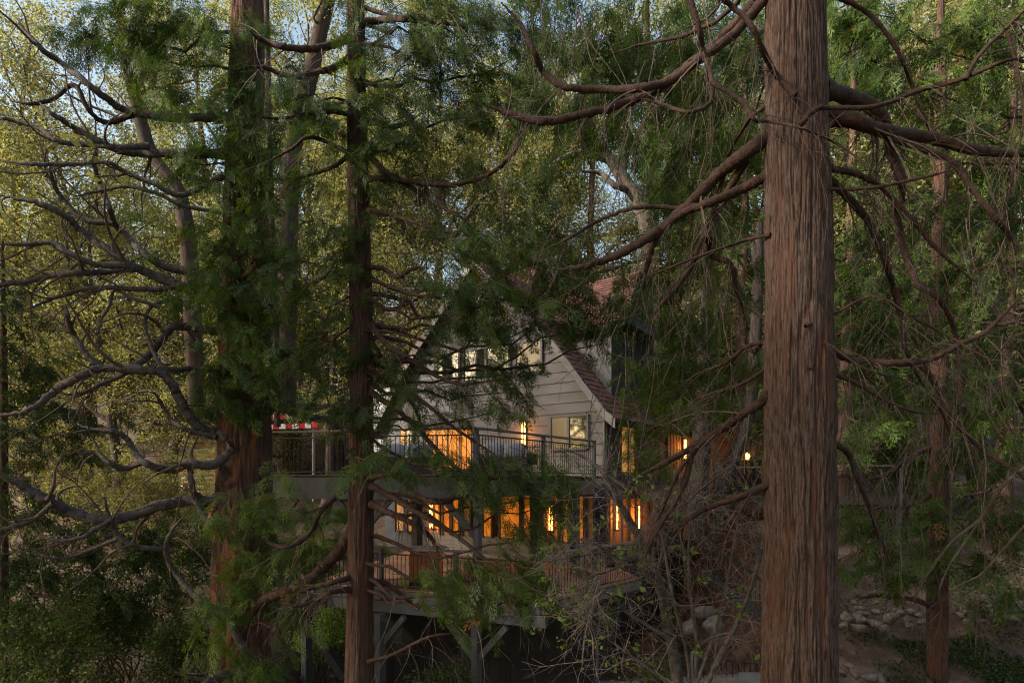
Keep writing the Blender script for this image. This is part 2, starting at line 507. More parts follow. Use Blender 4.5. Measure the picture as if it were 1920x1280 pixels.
gx = np.concatenate([np.linspace(-220, -24, 26), np.linspace(-23, 23, 125), np.linspace(24, 220, 26)])
gy = np.concatenate([np.linspace(-60, 6, 20), np.linspace(6.5, 45, 110), np.linspace(47, 240, 40)])
GX, GY = np.meshgrid(gx, gy)
GZ = ground_z(GX, GY) + .04 * np.random.default_rng(3).normal(size=GX.shape)
nyg, nxg = GX.shape
i = np.arange(nyg - 1)[:, None] * nxg; j = np.arange(nxg - 1)[None, :]
gf = np.stack([i + j, i + j + 1, i + nxg + j + 1, i + nxg + j], -1).reshape(-1, 4)
M['soil'] = nmat('forest soil', (.055, .036, .027), (.165, .12, .088), (1, 1, 1), 1.7, .95, .8, 22, detail=9, c3=(.10, .068, .05))
ground = link('ground', mesh_np('ground', np.stack([GX, GY, GZ], -1).reshape(-1, 3), gf, M['soil'], True))
tag(ground, 'sloping bare earth floor of the wooded hillside', 'ground', kind='structure')

def leaf_cards(n, pos, g, size, flat=.0, aspect=.55, up=None):
    """n small pointed leaves, four corners each"""
    d = g.normal(0, 1, (n, 3)); d[:, 2] *= (1 - flat)
    d /= np.linalg.norm(d, axis=1)[:, None]
    u = g.normal(0, 1, (n, 3)) * (1 - flat * .75) + np.array((0, 0, 1.)) * flat * 1.5 + np.array((0, 0, .35))
    R = frames(d, u)
    s = size * g.uniform(.6, 1.25, n)
    x = R[:, 0] * s[:, None]; y = R[:, 1] * (s * aspect * .5)[:, None]; z = R[:, 2] * (s * .12)[:, None]
    v = np.stack([pos - x * .5, pos - y + z, pos + x * .5, pos + y + z], 1).reshape(-1, 3)
    f = np.arange(4 * n).reshape(n, 4)
    return v, f

def scatter(name, region, n, size, mat, label, cat, seed, flat=.7, lift=.02, cluster=0, var=None):
    g = np.random.default_rng(seed)
    x = g.uniform(region[0], region[1], n); y = g.uniform(region[2], region[3], n)
    if cluster:
        k = vnoise(x * .9 + 50, y * .9 + 50, seed, 1000)
        keep = g.random(n) < np.clip((k - .5 + cluster) * 2.4, 0, 1)
        x, y = x[keep], y[keep]
    n = len(x)
    pos = np.stack([x, y, ground_z(x, y) + lift * g.uniform(.3, 1.6, n) + .03], -1)
    v, f = leaf_cards(n, pos, g, size, flat)
    nb = NB(); nb.add(v, f, np.repeat(np.clip(g.beta(2, 2.4, n), 0, 1), 4))
    o = nb.build(name, mat)
    return tag(o, label, cat, kind='stuff')

scatter('leaf_litter', (-12, 14, 12, 27), 44000, .095, M['litter'], 'dry brown leaves strewn over the slope', 'leaf litter', 21, cluster=.15)
scatter('ivy', (5.0, 12.5, 11.0, 15.7), 34000, .09, M['ivy'], 'dark green ivy covering the slope below the rock walls', 'ivy', 22, .35, .07, cluster=.3)
scatter('undergrowth', (5.0, 14, 15.5, 22), 26000, .09, M['ivy'], 'low dark leaves between the rock walls and the wooded slope', 'undergrowth', 23, .2, .14, cluster=.12)

scatter('ground_cover', (-13, -4.5, 12, 24), 15000, .09, M['oak_leaf_dark'], 'low green leaves sprinkled over the bare earth slope', 'ground cover', 24, .2, .12, cluster=-.02)

# ------------------------------------------------------------------ the house
HO = np.array((2.88, 19.4)); HU = np.array((.793, -.610)); HV = np.array((.610, .793))
def H(a, b, z):
    """house frame: a metres left of the front corner along the gable, b metres back, z from eye level"""
    p = HO - a * HU + b * HV
    return np.array((p[0], p[1], z))
def Hpix(px, py, b):
    """gable-plane coordinates (a, z) of a photo point on the plane b"""
    k = (px - CX) / F_PX
    # (HO.x - a ux + b vx) = k (HO.y - a uy + b vy)
    a = (HO[0] + b * HV[0] - k * (HO[1] + b * HV[1])) / (HU[0] - k * HU[1])
    y = HO[1] - a * HU[1] + b * HV[1]
    return a, (CY - py) / F_PX * y

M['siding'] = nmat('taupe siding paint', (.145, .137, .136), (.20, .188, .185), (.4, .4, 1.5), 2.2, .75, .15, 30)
M['siding_dark'] = nmat('charcoal and shaded siding', (.035, .037, .043), (.06, .062, .07), (.5, .5, 1.5), 3, .7, .2, 24)  # dark tone also stands in for shade on the right side walls
M['trim'] = nmat('pale taupe trim', (.18, .168, .164), (.24, .226, .22), (1, 1, 1), 3, .7)
M['frame'] = nmat('grey window frame', (.11, .105, .105), (.15, .145, .145), (1, 1, 1), 4, .5)
M['shingle'] = nmat('red brown shingle', (.11, .046, .036), (.23, .105, .08), (1, 1, 1), 2.6, .9, .4, 60, c3=(.15, .077, .058))
M['shingle_dark'] = nmat('weathered brown shingle', (.10, .065, .055), (.19, .13, .11), (1, 1, 1), 3, .9, .4, 60)
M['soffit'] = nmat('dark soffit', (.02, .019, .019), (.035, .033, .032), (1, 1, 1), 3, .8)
M['steel_grey'] = nmat('slate grey deck paint', (.065, .067, .075), (.10, .103, .112), (1, 1, .4), 2.5, .6, .15, 20)
M['black_metal'] = nmat('black railing metal', (.012, .011, .011), (.024, .022, .021), (1, 1, 1), 4, .45)
M['rail_wood'] = nmat('weathered rail timber', (.13, .10, .085), (.23, .185, .16), (1, 1, 1), 4, .8, .3, 20)
M['deck_wood'] = nmat('brown deck board', (.20, .12, .085), (.33, .21, .15), (1, 1, 1), 3, .8, .3, 25)
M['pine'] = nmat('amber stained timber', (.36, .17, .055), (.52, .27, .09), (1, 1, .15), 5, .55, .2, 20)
M['tan_wood'] = nmat('tan cedar boards', (.26, .165, .11), (.40, .27, .19), (.3, .3, 2), 3, .8, .2, 20)
M['blind'] = nmat('tan roller blind', (.30, .245, .17), (.34, .28, .20), (1, 1, 1), 2, .8)
def glass_mat(name, tint, rough=.04):
    m, nt, b = new_mat(name)
    b.inputs['Base Color'].default_value = (*tint, 1); b.inputs['Roughness'].default_value = rough
    b.inputs['Specular IOR Level'].default_value = 1.0; b.inputs['IOR'].default_value = 1.75
    return m
M['glass'] = glass_mat('window glass', (.02, .022, .022))
M['glass_blind'] = glass_mat('window glass over blind', (.20, .16, .10), .12)
M['lit_amber'] = emis('lit room behind glass', (1.0, .26, .012), .40, (.3, .15, .04))
M['lit_soft'] = emis('softly lit window', (1.0, .42, .08), .22, (.3, .18, .07))
M['lit_pale'] = emis('lit pale window', (1.0, .72, .34), .5)
M['led'] = emis('warm light tube', (1.0, .36, .07), 6.0, (.9, .8, .6))
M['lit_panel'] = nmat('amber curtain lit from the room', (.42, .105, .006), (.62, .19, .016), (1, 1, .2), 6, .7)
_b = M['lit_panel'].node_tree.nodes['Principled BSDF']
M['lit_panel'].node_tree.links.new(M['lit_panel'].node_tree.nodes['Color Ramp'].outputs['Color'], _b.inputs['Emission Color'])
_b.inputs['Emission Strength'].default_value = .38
M['concrete'] = nmat('grey concrete', (.10, .095, .09), (.17, .16, .15), (1, 1, 1), 2.5, .9, .3, 20)

house = empty('house', tuple(H(5, 0, -2.6)))
tag(house, 'taupe two storey house with steep flared gable, red shingle roof and amber lights', 'house')

# gable outline: right rake traced from the photo, mirrored on the left
rake = [Hpix(986, 577, 0), Hpix(1030, 620, 0), Hpix(1062, 657, 0), Hpix(1110, 722, 0), Hpix(1150, 773, 0)]
APEX_A = 5.05
sl = (rake[0][1] - rake[1][1]) / (rake[0][0] - rake[1][0])
apex_z = rake[0][1] + (APEX_A - rake[0][0]) * sl
prof = [(APEX_A, apex_z)] + rake                       # from the ridge down the right side
EAVE_Z = rake[-1][1]
za = np.array([p[1] for p in prof][::-1]); aa = np.array([p[0] for p in prof][::-1])
def a_right(z): return float(np.interp(z, za, aa))
def a_left(z): return 2 * APEX_A - a_right(z)
LOW_Z, UP_Z = -2.6, .18

wall = empty('wall', tuple(H(5, 0, UP_Z))); wall.parent = house; wall.matrix_parent_inverse = PW(house).inverted()
mb = MB()                                            # the solid body behind the boards
poly = [H(.02, .06, -2.5), H(.02, .06, EAVE_Z)] + [H(a, .06, z - .12) for a, z in prof[::-1][1:]] + [H(2 * APEX_A - a, .06, z - .12) for a, z in prof[1:-1]] + [H(2 * APEX_A - .02, .06, EAVE_Z), H(2 * APEX_A - .02, .06, -2.5)]
mb.prism(poly, np.append(HV * 8.6, 0))
mb.build('body', M['siding_dark'], house)
# lapped boards up to the head of the upper windows, upright boards above
zb = UP_Z + .02
BOARD = .345
head_z = Hpix(1000, 632, 0)[1]
while zb < head_z - .1:
    z0, z1 = zb, min(zb + BOARD, head_z)
    mb = MB()
    a0, a1 = a_right(z0) + .02, a_right(z1) + .02
    b0, b1 = a_left(z0) - .02, a_left(z1) - .02
    if z1 < EAVE_Z: a0 = a1 = 0.0; b0 = b1 = 2 * APEX_A
    jit = rng.uniform(-.006, .006)
    fr = [H(a0, -.035, z0), H(b0, -.035, z0), H(b1, -.004, z1), H(a1, -.004, z1)]
    bk = [H(a0, .055, z0), H(b0, .055, z0), H(b1, .055, z1), H(a1, .055, z1)]
    mb.hexa([fr[0], fr[1], bk[1], bk[0], fr[3], fr[2], bk[2], bk[3]])
    mb.build('siding_board', M['siding'], wall)
    zb += BOARD - .012
a = a_right(head_z)
while a < a_left(head_z) - .05:
    w = .30
    e = min(a + w - .014, a_left(head_z))
    def top(q): return float(np.interp(q if q < APEX_A else 2 * APEX_A - q, aa, za)) - .03
    mb = MB()
    pts = [(a, head_z + .01), (e, head_z + .01), (e, top(e))] + ([(APEX_A, top(APEX_A))] if a < APEX_A < e else []) + [(a, top(a))]
    if top(e) > head_z + .05 or top(a) > head_z + .05:
        pts = [(q, max(z, head_z + .012)) for q, z in pts]
        mb.prism([H(q, -.02 - .006 * (int(a * 10) % 2), z) for q, z in pts], np.append(HV * .05, 0))
        mb.build('siding_board', M['siding'], wall)
    a += w
# side wall boards of the upper floor (right side, shade put into the dark colour) and the storey below
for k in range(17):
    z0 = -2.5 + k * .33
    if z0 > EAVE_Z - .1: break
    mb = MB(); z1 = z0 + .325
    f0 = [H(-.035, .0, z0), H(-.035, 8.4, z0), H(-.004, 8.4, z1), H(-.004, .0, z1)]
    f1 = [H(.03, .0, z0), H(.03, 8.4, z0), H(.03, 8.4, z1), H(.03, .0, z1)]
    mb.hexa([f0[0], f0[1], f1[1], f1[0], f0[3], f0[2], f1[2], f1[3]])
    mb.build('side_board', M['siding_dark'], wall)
mb = MB(); mb.bar(H(.06, -.045, UP_Z), H(.06, -.045, EAVE_Z - .02), .11, .05); mb.build('corner_board', M['trim'], wall)

# roof: slopes follow the flared rake
roof = empty('roof', tuple(H(APEX_A, 3, apex_z))); roof.parent = house; roof.matrix_parent_inverse = PW(house).inverted()
prof_x = prof + [(prof[-1][0] - .30, prof[-1][1] - .24)]
for side in (1, -1):
    def A(a): return a if side == 1 else 2 * APEX_A - a
    mb = MB()
    for (a0, z0), (a1, z1) in zip(prof_x[:-1], prof_x[1:]):
        q = [H(A(a0), -.42, z0), H(A(a1), -.42, z1), H(A(a1), 8.8, z1), H(A(a0), 8.8, z0)]
        mb.hexa([p - np.array((0, 0, .10)) for p in q] + [p for p in q])
    mb.build('roof_deck', M['soffit'], roof)
    mb = MB()
    for (a0, z0), (a1, z1) in zip(prof_x[:-1], prof_x[1:]):
        dn = np.array((0, 0, -.30)); o = np.append(-HV * .035, 0)
        q = [H(A(a0), -.425, z0 + .01), H(A(a1), -.425, z1 + .01)]
        mb.hexa([q[0] + dn, q[1] + dn, q[1] + dn + o, q[0] + dn + o, q[0], q[1], q[1] + o, q[0] + o])
    mb.build('rake_board', M['trim'], roof)

def shingle_slope(p00, p10, p01, p11, nrow, ncol, mat, name, parent, seed):
    """rows of separate shingles over a four-cornered slope: p00-p10 along the eave, p01-p11 along the ridge"""
    g = np.random.default_rng(seed)
    p00, p10, p01, p11 = [np.array(p, float) for p in (p00, p10, p01, p11)]
    nn = np.cross(p10 - p00, p01 - p00); nn /= np.linalg.norm(nn)
    if nn[2] < 0: nn = -nn
    mb = MB()
    for r in range(nrow):
        t0, t1 = r / nrow, (r + 1.12) / nrow
        off = g.uniform(0, 1)
        for c in range(-1, ncol):
            s0 = max(0, (c + off) / ncol); s1 = min(1, (c + off + .96) / ncol)
            if s1 - s0 < .2 / ncol: continue
            def pt(s, t): return (p00 * (1 - s) + p10 * s) * (1 - t) + (p01 * (1 - s) + p11 * s) * t
            j = g.uniform(-.15, .1) / nrow
            lift = .022 + g.uniform(0, .016)
            a, b, c2, d2 = pt(s0, t0 + j), pt(s1, t0 + j), pt(s1, min(t1, 1)), pt(s0, min(t1, 1))
            mb.hexa([a + nn * .004, b + nn * .004, c2 + nn * .002, d2 + nn * .002, a + nn * lift, b + nn * lift, c2 + nn * .006, d2 + nn * .006])
    return tag(mb.build(name, mat, parent), kind='stuff')
for k, ((a0, z0), (a1, z1)) in enumerate(zip(prof_x[:-1], prof_x[1:])):
    L = math.hypot(a1 - a0, z1 - z0)
    shingle_slope(H(a1, -.42, z1), H(a1, 8.8, z1), H(a0, -.42, z0), H(a0, 8.8, z0), max(1, int(L / .2)), 26, M['shingle'], 'shingles', roof, 300 + k)
# cross wing: its front slope shows to both sides of the gable
wb = .85
we_r = Hpix(1172, 600, wb - .35); we_l = Hpix(742, 700, wb - .35)
er = H(we_r[0], wb - .35, we_r[1]); 
tr = H(we_r[0] + .95, wb + 2.6, we_r[1] + 2.45)
mid_r = H(APEX_A, wb - .35, we_r[1] ); mid_rt = H(APEX_A, wb + 2.6, we_r[1] + 2.45)
mb = MB(); mb.hexa([p - np.array((0, 0, .12)) for p in (er, mid_r, mid_rt, tr)] + [er, mid_r, mid_rt, tr]); mb.build('wing_deck', M['soffit'], roof)
shingle_slope(er, mid_r, tr, mid_rt, 17, 20, M['shingle'], 'shingles', roof, 320)
el = H(we_l[0], wb - .35, we_l[1]); tl = H(we_l[0] - .3, wb + 2.8, we_l[1] + 4.2)
mid_l = H(APEX_A, wb - .35, we_l[1]); mid_lt = H(APEX_A, wb + 2.8, we_l[1] + 4.2)
mb = MB(); mb.hexa([p - np.array((0, 0, .12)) for p in (el, mid_l, mid_lt, tl)] + [el, mid_l, mid_lt, tl]); mb.build('wing_deck', M['soffit'], roof)
shingle_slope(el, mid_l, tl, mid_lt, 24, 26, M['shingle'], 'shingles', roof, 321)
mb = MB(); mb.bar(er + np.array((0, 0, -.10)), mid_r + np.array((0, 0, -.10)), .03, .14); mb.build('gutter', M['soffit'], roof)
# wing walls
wc = Hpix(1146, 640, wb)[0]
k = 0; a = wc
while a < APEX_A - 1.2:
    mb = MB(); e = a + .30
    mb.prism([H(a, wb, 1.5), H(e - .012, wb, 1.5), H(e - .012, wb, we_r[1] + .15), H(a, wb, we_r[1] + .15)], np.append(HV * .06, 0))
    mb.build('siding_board', M['siding'], wall); a = e
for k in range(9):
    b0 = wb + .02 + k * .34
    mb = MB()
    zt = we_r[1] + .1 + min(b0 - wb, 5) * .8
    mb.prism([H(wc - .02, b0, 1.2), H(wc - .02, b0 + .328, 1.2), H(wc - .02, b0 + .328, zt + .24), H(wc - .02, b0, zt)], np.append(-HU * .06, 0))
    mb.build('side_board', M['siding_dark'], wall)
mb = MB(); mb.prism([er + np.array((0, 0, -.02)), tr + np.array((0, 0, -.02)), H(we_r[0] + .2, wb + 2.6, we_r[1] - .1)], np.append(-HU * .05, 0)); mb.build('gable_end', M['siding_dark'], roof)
# left wing wall with sky light painted in and the little porch gable against it
mb = MB(); la = Hpix(700, 800, wb - .2)[0]
for k in range(11):
    z0 = UP_Z + .02 + k * .34
    mb = MB(); mb.prism([H(2 * APEX_A - 2.2, wb - .2, z0), H(la + 1.6, wb - .2, z0), H(la + 1.6, wb - .18, z0 + .325), H(2 * APEX_A - 2.2, wb - .18, z0 + .325)], np.append(HV * .05, 0))
    mb.build('siding_board', M['siding_pale'] if 'siding_pale' in M else M.setdefault('siding_pale', nmat('pale sky lit siding', (.42, .44, .47), (.52, .54, .57), (1, 1, 1), 3, .7)), wall)
# lower storey: dark posts, amber timber panels, window panels glowing by their material
low = empty('lower_wall', tuple(H(5, 0, LOW_Z))); low.parent = house; low.matrix_parent_inverse = PW(house).inverted()
LZ0, LZ1 = LOW_Z + .02, -.42
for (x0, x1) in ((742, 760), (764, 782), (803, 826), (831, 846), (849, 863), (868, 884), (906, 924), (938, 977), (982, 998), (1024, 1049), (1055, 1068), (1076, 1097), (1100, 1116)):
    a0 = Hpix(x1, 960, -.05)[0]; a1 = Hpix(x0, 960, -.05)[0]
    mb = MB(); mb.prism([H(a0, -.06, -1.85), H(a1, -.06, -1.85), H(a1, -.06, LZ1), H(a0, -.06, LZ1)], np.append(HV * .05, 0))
    mb.build('amber_panel', M['pine' if x0 in (742, 764, 803, 868, 1024, 1100) else 'lit_panel'], low)
    for nq in (a0, a1):
        mb = MB(); mb.bar(H(nq, -.09, -1.9), H(nq, -.09, LZ1), .07, .08); mb.build('mullion', M['siding_dark'], low)
for k in range(3):
    z0 = LZ0 + k * .25
    mb = MB(); mb.prism([H(.0, -.08, z0), H(7.6, -.08, z0), H(7.6, -.06, z0 + .24), H(.0, -.06, z0 + .24)], np.append(HV * .06, 0)); mb.build('skirt_board', M['frame'], low)
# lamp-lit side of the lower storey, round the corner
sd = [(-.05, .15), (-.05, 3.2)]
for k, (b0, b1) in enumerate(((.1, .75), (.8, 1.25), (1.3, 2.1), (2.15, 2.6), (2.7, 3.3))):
    mb = MB(); mb.prism([H(-.07, b0, -1.95), H(-.07, b1, -1.95), H(-.07, b1, -.50), H(-.07, b0, -.50)], np.append(-HU * .04, 0)); mb.build('amber_panel', M['pine'], low)
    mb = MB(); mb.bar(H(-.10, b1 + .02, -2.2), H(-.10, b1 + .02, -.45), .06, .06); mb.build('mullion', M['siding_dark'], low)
for k in range(9):
    b0_ = 4.3 + k * .27
    mb = MB(); mb.prism([H(-.06, b0_, .22), H(-.06, b0_ + .2, .22), H(-.06, b0_ + .2, 1.75), H(-.06, b0_, 1.75)], np.append(-HU * .03, 0)); mb.build('timber_slat', M['tan_wood'], low)
# foundation wall below
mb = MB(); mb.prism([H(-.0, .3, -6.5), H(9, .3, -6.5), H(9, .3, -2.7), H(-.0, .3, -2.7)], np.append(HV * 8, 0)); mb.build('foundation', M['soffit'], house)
# pent roof over the right-hand lower storey
p0, p1 = H(-.1, 1.0, -.10), H(-.1, 7.5, -.10); q0, q1 = H(-1.7, .9, -.62), H(-1.7, 7.6, -.62)
mb = MB(); dz = np.array((0, 0, .1)); mb.hexa([q0 - dz, q1 - dz, p1 - dz, p0 - dz, q0, q1, p1, p0]); mb.build('pent_roof_deck', M['soffit'], roof)
shingle_slope(q0, q1, p0, p1, 8, 26, M['shingle_dark'], 'shingles', roof, 330)

def window(parent, x0, y0, x1, y1, b, panes, name='window', bar=.06, fm=None, mats=None):
    """photo rectangle on the gable plane: a frame proud of the boards, panes set inside it"""
    a1, zt = Hpix(x0, y0, b); a0, zt2 = Hpix(x1, y0, b)
    zt = (zt + zt2) / 2
    zb_ = (Hpix(x0, y1, b)[1] + Hpix(x1, y1, b)[1]) / 2
    w = empty(name, tuple(H((a0 + a1) / 2, b, zb_))); w.parent = parent; w.matrix_parent_inverse = PW(parent).inverted()
    mb = MB(); fm = fm or M['frame']
    bb = b - .07
    mb.bar(H(a0, bb, zb_), H(a0, bb, zt), bar, .09); mb.bar(H(a1, bb, zb_), H(a1, bb, zt), bar, .09)
    mb.bar(H(a0 + bar / 2 + .001, bb, zb_), H(a1 - bar / 2 - .001, bb, zb_), .09, bar); mb.bar(H(a0 + bar / 2 + .001, bb, zt), H(a1 - bar / 2 - .001, bb, zt), .09, bar)
    for k in range(1, panes):
        q = a0 + (a1 - a0) * k / panes
        mb.bar(H(q, bb, zb_ + bar / 2 + .001), H(q, bb, zt - bar / 2 - .001), bar * .9, .08)
    mb.build('frame', fm, w)
    for k in range(panes):
        m = MB(); s0 = a0 + (a1 - a0) * k / panes + .005; s1 = a0 + (a1 - a0) * (k + 1) / panes - .005
        t = rng.uniform(-.006, .006)
        m.prism([H(s0, b - .075, zb_), H(s1, b - .075 + t, zb_), H(s1, b - .075 + t, zt), H(s0, b - .075, zt)], np.append(HV * .02, 0))
        m.build('pane', (mats or [M['glass']] * panes)[k], w)
    return w
window(house, 969, 640, 1018, 700, 0, 1, mats=[M['glass_blind']], bar=.09)
window(house, 872, 652, 958, 712, 0, 2, bar=.08)
window(house, 822, 662, 864, 714, 0, 1, bar=.08)
window(house, 1034, 779, 1104, 842, 0, 2, mats=[M['glass'], M['glass_blind']], bar=.08)
window(house, 800, 803, 888, 880, 0, 4, mats=[M['lit_amber']] * 4, bar=.06, name='glazed_door')
window(house, 752, 804, 777, 838, 0, 2, mats=[M['lit_pale'], M['lit_soft']], bar=.05)
# side window of the upper floor
sw = empty('window', tuple(H(-.05, 1.5, .6))); sw.parent = house; sw.matrix_parent_inverse = PW(house).inverted()
mb = MB(); mb.prism([H(-.05, .75, .35), H(-.05, 1.65, .35), H(-.05, 1.65, 1.75), H(-.05, .75, 1.75)], np.append(HU * .03, 0)); mb.build('pane', M['lit_soft'], sw)
mb = MB()
for b_ in (.7, 1.2, 1.7): mb.bar(H(-.09, b_, .3), H(-.09, b_, 1.8), .06, .06)
mb.build('frame', M['siding_dark'], sw)

def tube_lamp(px, y0, y1, plane, label, watts=22, out=.10, twin=True):
    """a vertical light tube on a wall; plane = function (px, py) -> world point on the wall, and the outward unit vector"""
    f, nrm = plane
    top_, bot = f(px, y0), f(px, y1)
    nrm = np.append(nrm, 0)
    side = np.cross(nrm, (0, 0, 1.))
    bot = np.array((top_[0], top_[1], bot[2]))
    r = empty('wall_lamp', tuple(bot)); tag(r, label, 'wall lamp', 'warm tube lamps on the walls')
    mb = MB(); mb.bar(bot + nrm * .03, top_ + nrm * .03, .14, .03, up=nrm); mb.build('back_plate', M['black_metal'], r)
    for s in ((-.05, .05) if twin else (0,)):
        v, f_ = tube(np.array([bot + nrm * out + side * s + np.array((0, 0, .04)), top_ + nrm * out + side * s - np.array((0, 0, .04))]), .022, 8)
        link('light_tube', mesh_np('light_tube', v, f_, M['led'], True), r)
    for e in (bot, top_):
        mb = MB(); mb.bar(e + nrm * .015, e + nrm * (out + .03), .15, .035); mb.build('end_cap', M['black_metal'], r)
    ld = bpy.data.lights.new('lamp_light', 'POINT'); ld.energy = watts; ld.color = (1, .32, .035); ld.shadow_soft_size = .12
    lo = bpy.data.objects.new('lamp_light', ld); COL.objects.link(lo); lo.parent = r; lo.matrix_parent_inverse = PW(r).inverted()
    lo.location = tuple((bot + top_) / 2 + nrm * .30)
    return r
def gable_plane(b):
    def f(px, py):
        a, z = Hpix(px, py, b); return H(a, b, z)
    return f, -HV
tube_lamp(985, 790, 836, gable_plane(-.04), 'glowing amber tube lamp on the taupe gable wall above the deck', 9)
tube_lamp(812, 944, 992, gable_plane(-.06), 'glowing amber tube lamp on the lower storey, nearest the middle trunk', 13)
tube_lamp(1036, 944, 996, gable_plane(-.06), 'glowing amber tube lamp on the lower storey beside the dark post', 13)
def side_plane():
    def f(px, py):
        k = (px - CX) / F_PX
        b = (k * (HO[1] - .09 * HU[1] * -1) - (HO[0] + .09 * HU[0])) / (HV[0] - k * HV[1])
        p = H(-.09, b, 0); return np.array((p[0], p[1], (CY - py) / F_PX * p[1]))
    return f, HU
tube_lamp(1152, 944, 994, side_plane(), 'left of two amber tube lamps on the side wall behind the twiggy shrub', 12, twin=False)
tube_lamp(1193, 946, 994, side_plane(), 'right of two amber tube lamps on the side wall behind the twiggy shrub', 12, twin=False)

# ------------------------------------------------------------------ decks
def railing(deck, pts, z0, h, spacing=.11, bars='baluster', cap=True, post=.09, posts=True, skip_ends=(False, False)):
    """posts at the points, a flat timber cap, two thin rails and upright balusters"""
    r = empty('railing', (pts[0][0], pts[0][1], z0)); r.parent = deck; r.matrix_parent_inverse = PW(deck).inverted()
    bme = None
    for (x0, y0), (x1, y1) in zip(pts[:-1], pts[1:]):
        a = np.array((x0, y0, 0.)); b = np.array((x1, y1, 0.)); L = np.linalg.norm(b - a); t = (b - a) / L
        Z = lambda q: np.array((0, 0, q))
        if cap:
            mb = MB(); mb.bar(a + Z(z0 + h + .02), b + Z(z0 + h + .02), .15, .045); mb.build('cap_rail', M['rail_wood'], r)
        mb = MB(); mb.bar(a + Z(z0 + h - .13), b + Z(z0 + h - .13), .035, .03); mb.build('top_rail', M['black_metal'], r)
        mb = MB(); mb.bar(a + Z(z0 + .09), b + Z(z0 + .09), .035, .03); mb.build('bottom_rail', M['black_metal'], r)
        n = int(L / spacing)
        if bme is None:
            mb = MB(); mb.box(-.008, -.008, 0, .008, .008, h - .235)
            o = mb.build('baluster', M['black_metal']); bme = o.data; bpy.data.objects.remove(o)
        for k in range(1, n):
            q = a + t * L * k / n
            o = bpy.data.objects.new('baluster', bme); COL.objects.link(o); o.parent = r
            o.location = (q[0] - r.location.x, q[1] - r.location.y, .107)
            o.matrix_parent_inverse.identity()
        if posts:
            m = max(1, int(round(L / 2.5)))
            for k in range(0, m + (1 if (x1, y1) == tuple(pts[-1]) else 0)):
                q = a + t * L * k / m
                mb = MB(); mb.bar(q + Z(z0 - .25), q + Z(z0 + h + .0), post, post); mb.build('post', M['steel_grey'], r)
    return r

def flat_poly(poly, z, th, name, mat, parent):
    mb = MB(); mb.prism([(x, y, z - th) for x, y in poly], (0, 0, th)); return mb.build(name, mat, parent)

def boards(deck, poly, z, d, w, mat):
    """deck boards along the direction d, clipped to the polygon (scan lines)"""
    d = np.array(d, float); d /= np.linalg.norm(d); nrm = np.array((-d[1], d[0]))
    p = np.array(poly, float)
    s = p @ nrm
    q = s.min() + .01
    while q < s.max() - w:
        c = q + w / 2; hit = []
        for i in range(len(p)):
            a, b = p[i], p[(i + 1) % len(p)]; sa, sb = a @ nrm - c, b @ nrm - c
            if sa * sb < 0: hit.append((a + (b - a) * sa / (sa - sb)) @ d)
        if len(hit) >= 2:
            h0, h1 = min(hit), max(hit)
            A_, B_ = d * h0 + nrm * c, d * h1 + nrm * c
            mb = MB(); mb.bar((*A_, z + .02), (*B_, z + .02), w - .012, .035); mb.build('plank', mat, deck)
        q += w

# upper deck
UC = P(893, 890, 14.6)[:2]; UL = np.array((-6.6, 16.0)); UR = H(.25, -.35, 0)[:2]
ULb = H(9.8, -.1, 0)[:2]
deck_up = empty('upper_deck', (UC[0], UC[1], UP_Z)); tag(deck_up, 'slate grey upper deck with black balusters in front of the gable', 'deck')
pu = [tuple(UL), tuple(UC), tuple(UR), tuple(ULb)]
def inset(poly, k):
    c = np.mean(poly, axis=0); return [tuple(c + (np.array(q) - c) * k) for q in poly]
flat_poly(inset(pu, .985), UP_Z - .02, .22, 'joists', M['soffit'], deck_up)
boards(deck_up, inset(pu, .99), UP_Z - .01, UC - UL, .145, M['rail_wood'])
mb = MB(); mb.bar((*UL, -.13), (*UC, -.13), .05, .52); mb.build('fascia', M['steel_grey'], deck_up)
mb = MB(); mb.bar((*UC, -.13), (*UR, -.13), .05, .40); mb.build('fascia', M['steel_grey'], deck_up)
railing(deck_up, [tuple(UL), tuple(UC), tuple(UR)], UP_Z, 1.05, .115)
GROUND_Z = -6.2
def brace_post(deck, x, y, z_top, z_bot, w=.16, braces=((1, 0), (-1, 0)), zb=None, l=.75, m=None):
    mb = MB(); mb.bar((x, y, z_bot), (x, y, z_top), w, w); o = mb.build('post', m or M['steel_grey'], deck)
    for (dx, dy) in braces:
        mb = MB(); q = np.array((dx, dy, 0)) * l
        mb.bar((x + dx * .05, y + dy * .05, (zb or z_top) - l - .05), (x + q[0], y + q[1], (zb or z_top) - .02), .11, .13); mb.build('brace', m or M['steel_grey'], deck)
du = (UC - UL) / np.linalg.norm(UC - UL)
brace_post(deck_up, UC[0] + .02, UC[1] + .12, UP_Z - .3, -2.6, .15, ((-du[0], -du[1]),), -.38, .8)
for k in (2.9, 5.4):
    q = UC - du * k + np.array((.05, .14)); brace_post(deck_up, q[0], q[1], -.39, -2.6, .15, ((-du[0], -du[1]), (du[0], du[1])), -.38, .7)
# dark posts and beam that stand back under the deck
for (px, w) in ((1006, .26), (782, .22), (1078, .2)):
    q = P(px, 960, 18.2); mb = MB(); mb.bar((q[0], q[1], -2.6), (q[0], q[1], -.05), w, w); mb.build('post', M['siding_dark'], deck_up)
